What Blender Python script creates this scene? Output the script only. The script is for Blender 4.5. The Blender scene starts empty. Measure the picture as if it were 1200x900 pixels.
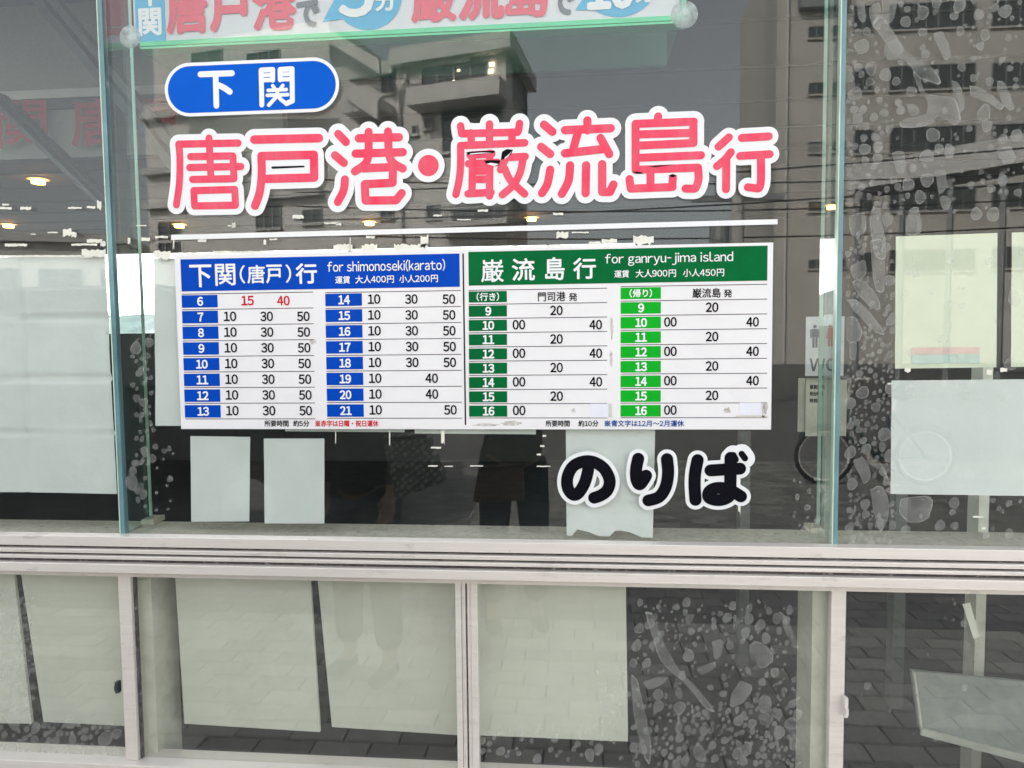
import bpy, bmesh, math, random
from mathutils import Vector, Matrix
random.seed(7)
R = math.radians
sc = bpy.context.scene
COL = sc.collection

# ------------------------------------------------------------------ camera
EYE = Vector((0, -1.6, 1.5)); F = 850.0
yaw, pitch, roll = R(-5.1698), R(-3.544), R(-0.5869)
fw = Vector((math.sin(yaw)*math.cos(pitch), math.cos(yaw)*math.cos(pitch), math.sin(pitch)))
r0 = Vector((math.cos(yaw), -math.sin(yaw), 0)); u0 = r0.cross(fw)
RT = math.cos(roll)*r0 + math.sin(roll)*u0
UP = -math.sin(roll)*r0 + math.cos(roll)*u0
cd = bpy.data.cameras.new('camera'); cam = bpy.data.objects.new('camera', cd); COL.objects.link(cam)
m3 = Matrix((RT, UP, -fw)).transposed(); cam.matrix_world = Matrix.Translation(EYE) @ m3.to_4x4()
cd.sensor_width = 36; cd.lens = F/1200*36; cd.clip_start = 0.02; cd.clip_end = 3000
sc.camera = cam
# ------------------------------------------------------------------ sky, sun, exposure
SUN_EL, SUN_AZ = R(38), R(-35)          # behind the ticket hall, azimuth from +Y towards +X
w = bpy.data.worlds.new("World"); sc.world = w; w.use_nodes = True
nt = w.node_tree; bg = nt.nodes['Background']
sky = nt.nodes.new('ShaderNodeTexSky'); sky.sky_type = 'NISHITA'; sky.sun_disc = False
sky.sun_elevation = SUN_EL; sky.sun_rotation = SUN_AZ; sky.dust_density = 2.5; sky.air_density = 1.2
hs = nt.nodes.new('ShaderNodeHueSaturation'); hs.inputs['Saturation'].default_value = .22   # thin high cloud
nt.links.new(sky.outputs[0], hs.inputs['Color']); nt.links.new(hs.outputs[0], bg.inputs[0]); bg.inputs[1].default_value = 0.15
sl = bpy.data.lights.new('sun', 'SUN'); sl.energy = 2.6; sl.angle = R(0.6); sl.color = (1, .95, .87)
so = bpy.data.objects.new('sun', sl); COL.objects.link(so)
sd = Vector((math.sin(SUN_AZ)*math.cos(SUN_EL), math.cos(SUN_AZ)*math.cos(SUN_EL), math.sin(SUN_EL)))
so.rotation_euler = sd.to_track_quat('Z', 'Y').to_euler(); so.location = (0, 0, 12)
sc.view_settings.view_transform = 'Standard'; sc.view_settings.look = 'None'
sc.view_settings.exposure = 1.88; sc.view_settings.gamma = 1
sc.cycles.max_bounces = 10; sc.cycles.transparent_max_bounces = 32; sc.cycles.glossy_bounces = 5
sc.cycles.caustics_reflective = False; sc.cycles.sample_clamp_indirect = 6
sc.cycles.use_denoising = True

# ------------------------------------------------------------------ helpers
def P(px, py, Y=0.0):
    """world point where the sight line of photograph pixel px,py meets the vertical plane y = Y"""
    d = fw*F + RT*(px-600) + UP*(450-py)
    t = (Y-EYE.y)/d.y
    return EYE + d*t

def mat(name, col, rough=.6, metal=0.0, var=.12, scale=20, bump=.0, col2=None, spec=.5, stretch=None, coat=0):
    m = bpy.data.materials.new(name); m.use_nodes = True; n = m.node_tree.nodes; L = m.node_tree.links
    b = n['Principled BSDF']; b.inputs['Roughness'].default_value = rough; b.inputs['Metallic'].default_value = metal
    b.inputs['Specular IOR Level'].default_value = spec; b.inputs['Coat Weight'].default_value = coat
    g = n.new('ShaderNodeNewGeometry'); mp = n.new('ShaderNodeMapping'); L.new(g.outputs['Position'], mp.inputs[0])
    mp.inputs['Scale'].default_value = stretch or (1, 1, 1)
    no = n.new('ShaderNodeTexNoise'); no.inputs['Scale'].default_value = scale; no.inputs['Detail'].default_value = 6
    no.inputs['Roughness'].default_value = .65; L.new(mp.outputs[0], no.inputs['Vector'])
    cr = n.new('ShaderNodeValToRGB'); c2 = col2 or tuple(max(0, c*(1-var)) for c in col); c1 = col if col2 else tuple(min(1, c*(1+var)) for c in col)
    cr.color_ramp.elements[0].position = .32; cr.color_ramp.elements[1].position = .68
    cr.color_ramp.elements[0].color = (*c2, 1); cr.color_ramp.elements[1].color = (*c1, 1)
    L.new(no.outputs[0], cr.inputs[0]); L.new(cr.outputs[0], b.inputs['Base Color'])
    if bump:
        bp = n.new('ShaderNodeBump'); bp.inputs['Strength'].default_value = bump; bp.inputs['Distance'].default_value = .004
        L.new(no.outputs[0], bp.inputs['Height']); L.new(bp.outputs[0], b.inputs['Normal'])
    return m

def emit(name, col, s):
    m = bpy.data.materials.new(name); m.use_nodes = True; n = m.node_tree.nodes; L = m.node_tree.links
    n.remove(n['Principled BSDF']); e = n.new('ShaderNodeEmission'); e.inputs[0].default_value = (*col, 1); e.inputs[1].default_value = s
    L.new(e.outputs[0], n['Material Output'].inputs[0]); return m

def glass(name, tint, f0, film=.03, film_col=(.6, .6, .58), power=5, streak=(1, 1, 1)):
    """thin pane: clear tinted transmission, sharp mirror share rising to grazing, a film of dust"""
    m = bpy.data.materials.new(name); m.use_nodes = True; n = m.node_tree.nodes; L = m.node_tree.links
    n.remove(n['Principled BSDF'])
    tr = n.new('ShaderNodeBsdfTransparent'); tr.inputs[0].default_value = (*tint, 1)
    gl = n.new('ShaderNodeBsdfGlossy'); gl.inputs['Roughness'].default_value = 0.0; gl.inputs[0].default_value = (1, 1, 1, 1)
    lw = n.new('ShaderNodeLayerWeight'); lw.inputs[0].default_value = .5
    p = n.new('ShaderNodeMath'); p.operation = 'POWER'; p.inputs[1].default_value = power; L.new(lw.outputs['Facing'], p.inputs[0])
    mr = n.new('ShaderNodeMath'); mr.operation = 'MULTIPLY_ADD'; mr.inputs[1].default_value = 1-f0; mr.inputs[2].default_value = f0; L.new(p.outputs[0], mr.inputs[0])
    mx = n.new('ShaderNodeMixShader'); L.new(mr.outputs[0], mx.inputs[0]); L.new(tr.outputs[0], mx.inputs[1]); L.new(gl.outputs[0], mx.inputs[2])
    df = n.new('ShaderNodeBsdfDiffuse'); df.inputs[0].default_value = (*film_col, 1)
    g = n.new('ShaderNodeNewGeometry'); mp = n.new('ShaderNodeMapping'); mp.inputs['Scale'].default_value = streak; L.new(g.outputs['Position'], mp.inputs[0])
    no = n.new('ShaderNodeTexNoise'); no.inputs['Scale'].default_value = 5; no.inputs['Detail'].default_value = 8; no.inputs['Roughness'].default_value = .7; L.new(mp.outputs[0], no.inputs['Vector'])
    rg = n.new('ShaderNodeMapRange'); rg.inputs[1].default_value = .35; rg.inputs[2].default_value = .75; rg.inputs[3].default_value = film*.5; rg.inputs[4].default_value = film*1.7
    L.new(no.outputs[0], rg.inputs[0])
    m2 = n.new('ShaderNodeMixShader'); L.new(rg.outputs[0], m2.inputs[0]); L.new(mx.outputs[0], m2.inputs[1]); L.new(df.outputs[0], m2.inputs[2])
    L.new(m2.outputs[0], n['Material Output'].inputs[0]); return m

def veil(name, col, op, rough=.6, noise=0):
    """see-through coat (dried glue film, gauze): share op of the light is scattered"""
    m = bpy.data.materials.new(name); m.use_nodes = True; n = m.node_tree.nodes; L = m.node_tree.links
    b = n['Principled BSDF']; b.inputs['Base Color'].default_value = (*col, 1); b.inputs['Roughness'].default_value = rough
    tr = n.new('ShaderNodeBsdfTransparent'); mx = n.new('ShaderNodeMixShader'); mx.inputs[0].default_value = op
    if noise:
        g = n.new('ShaderNodeNewGeometry'); no = n.new('ShaderNodeTexNoise'); no.inputs['Scale'].default_value = noise; no.inputs['Detail'].default_value = 5
        L.new(g.outputs['Position'], no.inputs['Vector'])
        rg = n.new('ShaderNodeMapRange'); rg.inputs[1].default_value = .3; rg.inputs[2].default_value = .7; rg.inputs[3].default_value = op*.45; rg.inputs[4].default_value = op*1.5
        L.new(no.outputs[0], rg.inputs[0]); L.new(rg.outputs[0], mx.inputs[0])
    L.new(tr.outputs[0], mx.inputs[1]); L.new(b.outputs[0], mx.inputs[2]); L.new(mx.outputs[0], n['Material Output'].inputs[0]); return m

class MB:
    def __init__(s): s.v = []; s.f = []; s.mi = []
    def add(s, vs, fs, mi=0):
        k = len(s.v); s.v += [tuple(v) for v in vs]; s.f += [tuple(i+k for i in f) for f in fs]; s.mi += [mi]*len(fs); return s
    def box(s, x0, x1, y0, y1, z0, z1, mi=0):
        vs = [(x, y, z) for z in (z0, z1) for y in (y0, y1) for x in (x0, x1)]
        return s.add(vs, [(0, 2, 3, 1), (4, 5, 7, 6), (0, 1, 5, 4), (2, 6, 7, 3), (0, 4, 6, 2), (1, 3, 7, 5)], mi)
    def hexa(s, q, n, mi=0):
        """a quad q (4 points) thickened by vector n"""
        q = [Vector(p) for p in q]; vs = q + [p+Vector(n) for p in q]
        return s.add(vs, [(0, 1, 2, 3), (7, 6, 5, 4), (0, 4, 5, 1), (1, 5, 6, 2), (2, 6, 7, 3), (3, 7, 4, 0)], mi)
    def tube(s, pts, r, n=8, mi=0, cap=True):
        pts = [Vector(p) for p in pts]; rs = r if isinstance(r, (list, tuple)) else [r]*len(pts); k = len(s.v); a = None
        for i, p in enumerate(pts):
            d = (pts[min(i+1, len(pts)-1)]-pts[max(i-1, 0)]).normalized()
            if a is None: a = d.orthogonal().normalized()
            a = (a-d*a.dot(d)).normalized(); b = d.cross(a)
            s.v += [tuple(p+rs[i]*(math.cos(2*math.pi*j/n)*a+math.sin(2*math.pi*j/n)*b)) for j in range(n)]
        for i in range(len(pts)-1):
            for j in range(n):
                s.f.append((k+i*n+j, k+i*n+(j+1) % n, k+(i+1)*n+(j+1) % n, k+(i+1)*n+j)); s.mi.append(mi)
        if cap:
            s.f.append(tuple(k+j for j in range(n))[::-1]); s.f.append(tuple(k+(len(pts)-1)*n+j for j in range(n))); s.mi += [mi, mi]
        return s
    def disc(s, c, r, ax, th, n=24, mi=0):
        c = Vector(c); ax = Vector(ax).normalized(); return s.tube([c, c+ax*th], r, n, mi)
    def mesh(s, name, mats):
        me = bpy.data.meshes.new(name); me.from_pydata(s.v, [], s.f)
        for m in (mats if isinstance(mats, (list, tuple)) else [mats]): me.materials.append(m)
        me.polygons.foreach_set('material_index', s.mi); me.update(); return me
    def build(s, name, mats, parent=None, bevel=0, smooth=False):
        me = s.mesh(name, mats)
        if bevel:
            bm = bmesh.new(); bm.from_mesh(me)
            bmesh.ops.bevel(bm, geom=bm.edges[:], offset=bevel, segments=2, affect='EDGES', profile=.5); bm.to_mesh(me); bm.free()
        if smooth: me.polygons.foreach_set('use_smooth', [True]*len(me.polygons))
        return link(name, me, parent)

def link(name, me, parent=None):
    o = bpy.data.objects.new(name, me); COL.objects.link(o)
    if parent is not None: o.parent = parent; o.matrix_parent_inverse = gworld(parent).inverted()
    return o
def gworld(o):
    M = o.matrix_basis.copy()
    while o.parent: M = gworld(o.parent) @ o.matrix_parent_inverse @ M; break
    return M
def tag(o, label=None, cat=None, group=None, kind=None):
    if label: o['label'] = label
    if cat: o['category'] = cat
    if group: o['group'] = group
    if kind: o['kind'] = kind
    return o
def thing(name, label, cat, loc, group=None):
    o = bpy.data.objects.new(name, None); COL.objects.link(o); o.location = loc; o.empty_display_size = .1
    return tag(o, label, cat, group)

# ------------------------------------------------------------------ materials
M = {}
M['alu'] = mat('anodised_aluminium', (.77, .72, .67), .38, .25, .05, 14, .03, stretch=(.2, 1, 6))
M['alu_dark'] = mat('grimy_shaded_groove', (.10, .085, .09), .8, 0, .6, 60, .2)  # grime, plus shadow lines painted dark on the rail and mullion
M['gasket'] = mat('black_gasket', (.02, .02, .02), .7, 0, .4, 30)
M['pane'] = glass('window_glass', (.966, .984, .975), .036, .007, (.48, .58, .54))
M['pane_low'] = glass('dusty_lower_glass', (.97, .98, .96), .060, .02)
M['fin'] = glass('fin_glass', (.90, .975, .96), .05, .03, (.5, .62, .6), 4)
M['edge'] = mat('green_glass_edge', (.15, .28, .30), .15, 0, .35, 9, stretch=(1, 1, .4))
M['edge_pale'] = mat('pale_glass_edge', (.62, .80, .66), .2, 0, .15, 9)
M['concrete'] = mat('beige_concrete_sill', (.64, .59, .48), .9, 0, .16, 60, .4)
M['steelw'] = mat('cream_painted_steel', (.74, .74, .64), .5, 0, .08, 18, .08)
M['paver'] = mat('grey_paver', (.27, .26, .25), .9, 0, .22, 55, .4)
M['joint'] = mat('sand_joint', (.03, .028, .026), .95, 0, .3, 70, .3)
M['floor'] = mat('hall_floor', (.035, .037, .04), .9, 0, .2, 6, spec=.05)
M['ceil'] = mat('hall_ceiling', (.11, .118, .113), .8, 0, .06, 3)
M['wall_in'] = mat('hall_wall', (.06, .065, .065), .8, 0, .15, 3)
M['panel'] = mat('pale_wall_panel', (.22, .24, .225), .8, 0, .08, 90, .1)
M['steeld'] = mat('dark_steel', (.045, .055, .06), .5, .3, .2, 12)
M['ext'] = mat('hall_cladding', (.45, .45, .44), .6, 0, .08, 8, .05)
M['paper'] = mat('white_paper', (.73, .755, .735), .8, 0, .04, 9, .6)
M['paper_y'] = mat('cream_paper', (.74, .76, .60), .8, 0, .05, 9, .05)
M['board'] = mat('leaning_board', (.74, .75, .67), .75, 0, .04, 5, .04)
M['white'] = mat('white_vinyl', (.83, .84, .85), .35, 0, .015, 10)
M['signwhite'] = mat('white_sign_sheet', (.82, .81, .82), .4, 0, .025, 6, spec=.4)
M['red'] = mat('red_vinyl', (.86, .045, .11), .4, 0, .1, 35, col2=(.80, .13, .19), stretch=(1, 1, .35), spec=.15)
M['black'] = mat('black_vinyl', (.004, .004, .008), .5, 0, .3, 20, spec=.06)
M['blue'] = mat('blue_print', (.0, .062, .47), .4, 0, .06, 7, spec=.06)
M['oval'] = mat('blue_vinyl', (.0, .105, .60), .35, 0, .04, 6, spec=.06)
M['green'] = mat('dark_green_print', (.0, .135, .035), .4, 0, .12, 7, spec=.06)
M['lime'] = mat('bright_green_print', (.005, .42, .02), .4, 0, .05, 7, spec=.06)
M['ink'] = mat('black_print', (.004, .004, .006), .7, 0, .2, 20, spec=.05)
M['redink'] = mat('red_print', (.60, .006, .02), .7, 0, .05, 20, spec=.05)
M['blueink'] = mat('blue_small_print', (.005, .07, .30), .7, 0, .05, 20, spec=.05)
M['line'] = mat('rule_line_print', (.05, .03, .045), .7, 0, .2, 20, spec=.05)

def weather(m, col, scale, lo, hi, amt, stretch=(1, 1, 1)):
    """worn spots and smears of another colour worked into a material"""
    n = m.node_tree.nodes; L = m.node_tree.links; b = n['Principled BSDF']; src = b.inputs['Base Color'].links[0].from_socket
    g = n.new('ShaderNodeNewGeometry'); mp = n.new('ShaderNodeMapping'); mp.inputs['Scale'].default_value = stretch; L.new(g.outputs['Position'], mp.inputs[0])
    no = n.new('ShaderNodeTexNoise'); no.inputs['Scale'].default_value = scale; no.inputs['Detail'].default_value = 9; no.inputs['Roughness'].default_value = .75; L.new(mp.outputs[0], no.inputs['Vector'])
    rg = n.new('ShaderNodeMapRange'); rg.inputs[1].default_value = lo; rg.inputs[2].default_value = hi; rg.inputs[3].default_value = 0; rg.inputs[4].default_value = amt; L.new(no.outputs[0], rg.inputs[0])
    mx = n.new('ShaderNodeMix'); mx.data_type = 'RGBA'; L.new(rg.outputs[0], mx.inputs[0]); L.new(src, mx.inputs[6]); mx.inputs[7].default_value = (*col, 1); L.new(mx.outputs[2], b.inputs['Base Color'])
weather(M['alu'], (.30, .26, .24), 9, .58, .72, .55, (1, 1, 4)); weather(M['alu'], (.20, .17, .16), 70, .66, .72, .6, (1, 1, .6))
weather(M['alu'], (.34, .29, .25), 3, .56, .80, .45, (1, 1, 8)); weather(M['alu'], (.86, .84, .82), 26, .60, .70, .5, (.25, 1, 5))
weather(M['steelw'], (.22, .11, .06), 30, .66, .72, .8, (1, 1, .5)); weather(M['steelw'], (.36, .35, .30), 5, .5, .75, .6)
weather(M['concrete'], (.22, .18, .13), 40, .58, .66, .8); weather(M['board'], (.52, .52, .47), 2.2, .5, .8, .6)
weather(M['paper'], (.58, .60, .57), 3, .55, .8, .5); weather(M['alu_dark'], (.42, .39, .38), 40, .55, .62, .8, (1, 1, 1))
weather(M['signwhite'], (.66, .60, .56), 4, .60, .85, .5)
# ------------------------------------------------------------------ writing
_tc = {}
def glyph(ch):
    """outline of one character as (verts2d, faces), from Blender's own built-in font"""
    if ch in _tc: return _tc[ch]
    if ch == '※':
        v = []; f = []
        for q in (((.08, .02), (.16, -.06), (.94, .72), (.86, .80)), ((.86, -.06), (.94, .02), (.16, .80), (.08, .72)), ((.43, .62), (.59, .62), (.59, .78), (.43, .78)), ((.43, -.04), (.59, -.04), (.59, .12), (.43, .12)), ((.10, .29), (.26, .29), (.26, .45), (.10, .45)), ((.76, .29), (.92, .29), (.92, .45), (.76, .45))):
            k = len(v); v += list(q); f.append((k, k+1, k+2, k+3))
        _tc[ch] = (v, f, 1.05); return _tc[ch]
    o = ord(ch); c = chr(o+0xFEE0) if 0x21 <= o <= 0x7E else ch
    cu = bpy.data.curves.new('glyph', 'FONT'); cu.body = c; cu.size = 1; cu.resolution_u = 3
    ob = bpy.data.objects.new('glyph', cu); COL.objects.link(ob); bpy.context.view_layer.update()
    me = bpy.data.meshes.new_from_object(ob.evaluated_get(bpy.context.evaluated_depsgraph_get()))
    v = [(q.co.x, q.co.y) for q in me.vertices]; f = [tuple(p.vertices) for p in me.polygons]
    bpy.data.objects.remove(ob); bpy.data.curves.remove(cu); bpy.data.meshes.remove(me)
    if 0x21 <= o <= 0x7E and v:
        x0 = min(a for a, b in v); x1 = max(a for a, b in v); v = [(a-x0, b) for a, b in v]; adv = x1-x0+.085
        if ch == '-': v = [(a*.45+.04, b) for a, b in v]; adv = adv*.45+.1
        if ch in '1': v = [(a+.03, b) for a, b in v]; adv = max(adv, .48)
    else: adv = 1.0 if v else .32
    _tc[ch] = (v, f, adv); return _tc[ch]

def text(name, s, rect, Y, m, parent, bold=0.0, shear=0, mirror=False, rot=0):
    """flat lettering fitted to a rectangle (x0,x1,z0,z1) on the plane y = Y"""
    V = []; Fc = []; x = 0
    for ch in s:
        v, f, adv = glyph(ch); k = len(V); V += [(a+x+shear*b, b) for a, b in v]; Fc += [tuple(i+k for i in q) for q in f]; x += adv
    ax0 = min(a for a, b in V); ax1 = max(a for a, b in V); b0 = min(b for a, b in V); b1 = max(b for a, b in V)
    x0, x1, z0, z1 = rect; sx = (x1-x0)/(ax1-ax0); sz = (z1-z0)/(b1-b0)
    pts = [(x0+(a-ax0)*sx, z0+(b-b0)*sz) for a, b in V]
    mb = MB(); sh = [(0, 0)] if not bold else [(bold*math.cos(t), bold*math.sin(t)) for t in [i*math.pi/4 for i in range(8)]]+[(0, 0)]
    for i, (dx, dz) in enumerate(sh): mb.add([(a+dx, Y-i*4e-6, b+dz) for a, b in pts], Fc)
    return mb.build(name, m, parent)

def pr(x0, y0, x1, y1, Y=0.0):
    """photograph rectangle -> (x0,x1,z0,z1) on plane y = Y"""
    cx, cy = (x0+x1)/2, (y0+y1)/2
    return (P(x0, cy, Y).x, P(x1, cy, Y).x, P(cx, y1, Y).z, P(cx, y0, Y).z)

def smooth(pts, n=6):
    if len(pts) < 3: return pts
    p = [pts[0]]+list(pts)+[pts[-1]]; out = []
    for i in range(1, len(p)-2):
        for k in range(n):
            t = k/n; a, b, c, d = p[i-1], p[i], p[i+1], p[i+2]
            out.append(tuple(.5*((2*b[j])+(-a[j]+c[j])*t+(2*a[j]-5*b[j]+4*c[j]-d[j])*t*t+(-a[j]+3*b[j]-3*c[j]+d[j])*t**3) for j in (0, 1)))
    return out+[pts[-1]]

def strokes(lst, org, sc_, r, Y, dy=4e-6, jitter=0):
    """round-ended pen strokes traced in photo space, laid on plane y = Y; r in photo pixels. A stroke is a list of points;
    ('c', pts) smooths it, a trailing number overrides the pen radius."""
    mb = MB(); k = 0; px = 1.6/F
    for s in lst:
        sm = False; rr = r
        if s[0] == 'c': sm = True; s = s[1:]
        if not isinstance(s[-1], tuple): rr = r+s[-1]; s = s[:-1]
        if sm: s = smooth(list(s))
        W = [P(org[0]+a/sc_, org[1]+b/sc_, Y) for a, b in s]; W = [(q.x, q.z) for q in W]; q = rr*px
        for i, (a, b) in enumerate(W):
            n = 20; y = Y-k*dy; k += 1
            mb.add([(a+q*math.cos(2*math.pi*j/n), y, b+q*math.sin(2*math.pi*j/n)) for j in range(n)], [tuple(range(n))])
            if i:
                c, d = W[i-1]; dx, dz = a-c, b-d; l = math.hypot(dx, dz) or 1; nx, nz = -dz/l*q, dx/l*q; y = Y-k*dy; k += 1
                mb.add([(c+nx, y, d+nz), (c-nx, y, d-nz), (a-nx, y, b-nz), (a+nx, y, b+nz)], [(0, 1, 2, 3)])
    return mb

# ------------------------------------------------------------------ the ground
YROAD = -7.1
g = MB(); g.add([(-900, 1400, 0), (900, 1400, 0), (900, -900, 0), (-900, -900, 0)], [(3, 2, 1, 0)])
tag(g.build('ground', mat('ground_asphalt', (.13, .13, .125), .95, 0, .2, 1.5)), kind='structure')
g = MB(); g.box(-60, 60, -30, YROAD, .0, .012)
tag(g.build('road', mat('road_asphalt', (.12, .11, .105), .95, 0, .15, 8, .2)), kind='structure')
g = MB(); g.box(-60, 60, YROAD, -.02, .0, .05)
pv = tag(g.build('plaza', M['joint']), kind='structure')
pav = bpy.data.meshes.new('paver')
def paver_mesh(cx, cy, lx, ly, h, mb):
    e = .0025; a, b = lx/2, ly/2
    tx, ty = random.uniform(-.004, .004), random.uniform(-.006, .006)
    vs = [(cx-a, cy-b, .03), (cx+a, cy-b, .03), (cx+a, cy+b, .03), (cx-a, cy+b, .03)] + \
         [(cx-a, cy-b, h-e), (cx+a, cy-b, h-e), (cx+a, cy+b, h-e), (cx-a, cy+b, h-e)] + \
         [(cx+sx*(a-e), cy+sy*(b-e), h+sx*a*tx+sy*b*ty) for sx, sy in ((-1, -1), (1, -1), (1, 1), (-1, 1))]
    mb.add(vs, [(0, 1, 5, 4), (1, 2, 6, 5), (2, 3, 7, 6), (3, 0, 4, 7), (4, 5, 9, 8), (5, 6, 10, 9), (6, 7, 11, 10), (7, 4, 8, 11), (8, 9, 10, 11)])
def paver_mat(per_island, base):
    m = mat('grey_paver', base, .85, 0, .2, 60, .35); n = m.node_tree.nodes; L = m.node_tree.links; b = n['Principled BSDF']
    src = b.inputs['Base Color'].links[0].from_socket
    rn = n.new('ShaderNodeNewGeometry').outputs['Random Per Island'] if per_island else n.new('ShaderNodeObjectInfo').outputs['Random']
    rg = n.new('ShaderNodeMapRange'); rg.inputs[3].default_value = .62; rg.inputs[4].default_value = 1.2; L.new(rn, rg.inputs[0])
    mx = n.new('ShaderNodeMix'); mx.data_type = 'RGBA'; mx.blend_type = 'MULTIPLY'; mx.inputs[0].default_value = 1
    L.new(src, mx.inputs[6]); L.new(rg.outputs[0], mx.inputs[7]); L.new(mx.outputs[2], b.inputs['Base Color']); return m
pm1, pm2, pm3 = paver_mat(False, (.55, .52, .46)), paver_mat(True, (.55, .52, .46)), paver_mat(True, (.23, .225, .21))   # pavers in the hall's shade coloured paler to look lit, darker beyond
PW, PD = .205, .118
pmeshes = []
for i in range(4):
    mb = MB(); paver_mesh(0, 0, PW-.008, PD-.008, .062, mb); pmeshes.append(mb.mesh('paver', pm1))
rest = MB(); outer = MB(); row = 0; y = -.03; cnt = 0
while y-PD > YROAD:
    cy = y-PD/2; x = -7+(PW/2 if row % 2 else 0)+random.uniform(-.01, .01)
    while x < 6:
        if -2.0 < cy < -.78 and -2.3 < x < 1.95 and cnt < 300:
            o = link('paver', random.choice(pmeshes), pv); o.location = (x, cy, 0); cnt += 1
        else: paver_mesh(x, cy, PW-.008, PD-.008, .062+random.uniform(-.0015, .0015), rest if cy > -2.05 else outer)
        x += PW
    y -= PD; row += 1
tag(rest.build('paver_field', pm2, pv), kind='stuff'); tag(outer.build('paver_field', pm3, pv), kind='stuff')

hm_ = MB(); rh = random.Random(4); pk_ = []
for i in range(61):
    x = -900+i*25; pk_.append((x, 34+16*math.sin(i*.33)+10*math.sin(i*.81+1)+rh.uniform(-2, 2)))
for x, h in pk_: hm_.v += [(x, 640, 0), (x, 760, max(8, h)), (x, 1000, 0)]
for i in range(60): hm_.f += [(3*i, 3*i+3, 3*i+4, 3*i+1), (3*i+1, 3*i+4, 3*i+5, 3*i+2)]; hm_.mi += [0, 0]
tag(hm_.build('hills', mat('far_wooded_hills', (.16, .20, .20), .95, 0, .3, .02)), kind='structure')

# ------------------------------------------------------------------ the ticket hall
XL, XR = P(145.5, 628).x, P(978, 640).x       # joints of the big panes
BAY = XR-XL; X0, X1 = XL-4*BAY, XR+2*BAY
ZG = P(600, 634).z                             # foot of the upper glass
ZLOW = P(300, 893).z; ZTOPLOW = P(600, 683).z
ZC = 2.85; YB = 7.0
hall = thing('ticket_hall', 'glass fronted ticket hall with pale aluminium rails and rows of frameless panes', 'building', ((X0+X1)/2, 0, 0))
def part(name, mb, m, par=hall, **k): return mb.build(name, m, par, **k)
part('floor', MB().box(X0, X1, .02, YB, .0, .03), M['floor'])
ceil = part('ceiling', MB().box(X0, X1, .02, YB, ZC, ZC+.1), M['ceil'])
part('roof', MB().box(X0-.3, X1+.3, -.06, YB+1.6, ZC+.12, ZC+.42), M['ext'])  # rear overhang added to keep the sun out of the rear window
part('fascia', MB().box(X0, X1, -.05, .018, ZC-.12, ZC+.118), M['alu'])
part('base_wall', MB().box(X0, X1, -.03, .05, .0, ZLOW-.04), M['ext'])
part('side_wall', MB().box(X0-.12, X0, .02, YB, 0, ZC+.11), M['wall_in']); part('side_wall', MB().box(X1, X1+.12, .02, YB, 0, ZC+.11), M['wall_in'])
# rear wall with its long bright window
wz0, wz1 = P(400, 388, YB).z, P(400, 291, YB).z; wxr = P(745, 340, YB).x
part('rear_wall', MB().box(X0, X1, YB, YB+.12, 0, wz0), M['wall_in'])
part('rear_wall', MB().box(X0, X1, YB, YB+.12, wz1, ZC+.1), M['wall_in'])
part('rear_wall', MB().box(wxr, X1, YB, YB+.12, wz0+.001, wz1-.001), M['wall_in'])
xx = X0
while xx < wxr-.2:
    x2 = min(xx+2.4, wxr); rp = part('rear_window', MB().box(xx+.02, x2-.02, YB+.05, YB+.058, wz0+.02, wz1-.02), glass('rear_glass', (.97, .98, .98), .04, .02))
    fr = MB().box(xx, xx+.03, YB+.02, YB+.1, wz0+.002, wz1-.002); part('frame', fr, M['steeld'], rp); xx = x2
# upper panes, fins and joints
panes = {}
for k in range(-4, 3):
    xa = XL+k*BAY; xb = xa+BAY
    p = part('glass_pane', MB().box(xa+.006, xb-.006, 0, .010, ZG, ZC-.122), M['pane']); panes[k] = p
for k in range(-3, 3):
    x = XL+k*BAY
    fz = P(175 if k < 1 else 962, 50, .13).z
    f = part('glass_fin', MB().box(x-.006, x+.006, .012, .108, ZG+.004, ZC-.002), M['fin'])
    part('joint_edge', MB().box(x-.0055, x+.0045, -.004, .0115, ZG+.001, ZC-.125), M['edge'], f)
    part('joint_edge', MB().box(x-.0075, x-.0056, -.005, .0105, ZG+.001, ZC-.125), M['edge_pale'], f)  # pale strip paints the highlight line along the joint
    part('fin_edge', MB().box(x-.0035, x+.0035, .1085, .111, ZG+.02, ZC-.01), M['edge_pale'], f)
part('gasket', MB().box(X0, X1, -.008, -.0005, ZG-.004, ZG-.0005), M['gasket'])
# inner sill of concrete, and a grimy lump at the foot of each fin
part('inner_sill', MB().box(X0, X1, .0105, .135, ZG-.05, ZG-.001), M['concrete'])
for k in (0, 1):
    x = XL+k*BAY; part('fin_shoe', MB().hexa([(x-.02 , .1, ZG), (x+.012, .1, ZG), (x+.012, .15, ZG), (x-.02, .15, ZG)], (0, 0, .012)), M['concrete'])
# stepped sliding-track sill: each band a rail of its own
def zat(py, Y): return P(600, py, Y).z
def rail(name, a, b, y0, y1, m, bev=.0012):
    z1, z0 = zat(a, y0), zat(b, y0); o = part(name, MB().box(X0, X1, y0, y1, z0, z1), m, bevel=bev); return o
rail('sill_rail', 636, 648.3, -.030, .0, M['alu'])
rail('rail_groove', 648.8, 651.6, -.018, -.001, M['alu_dark'], 0)  # dark band paints the shadow line under the top rail
rail('sill_rail', 652, 657, -.034, .0, M['alu'])
rail('rail_groove', 657.2, 659.8, -.022, -.001, M['gasket'], 0)
rail('sill_rail', 660.2, 664.4, -.038, .0, M['alu'])
rail('rail_groove', 664.7, 669.4, -.026, -.001, M['alu_dark'], 0)
rail('sill_rail', 669.8, 681, -.044, .0, M['alu'])
part('sill_core', MB().box(X0, X1, .001, .0102, ZTOPLOW, ZG-.006), M['alu'])
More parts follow.
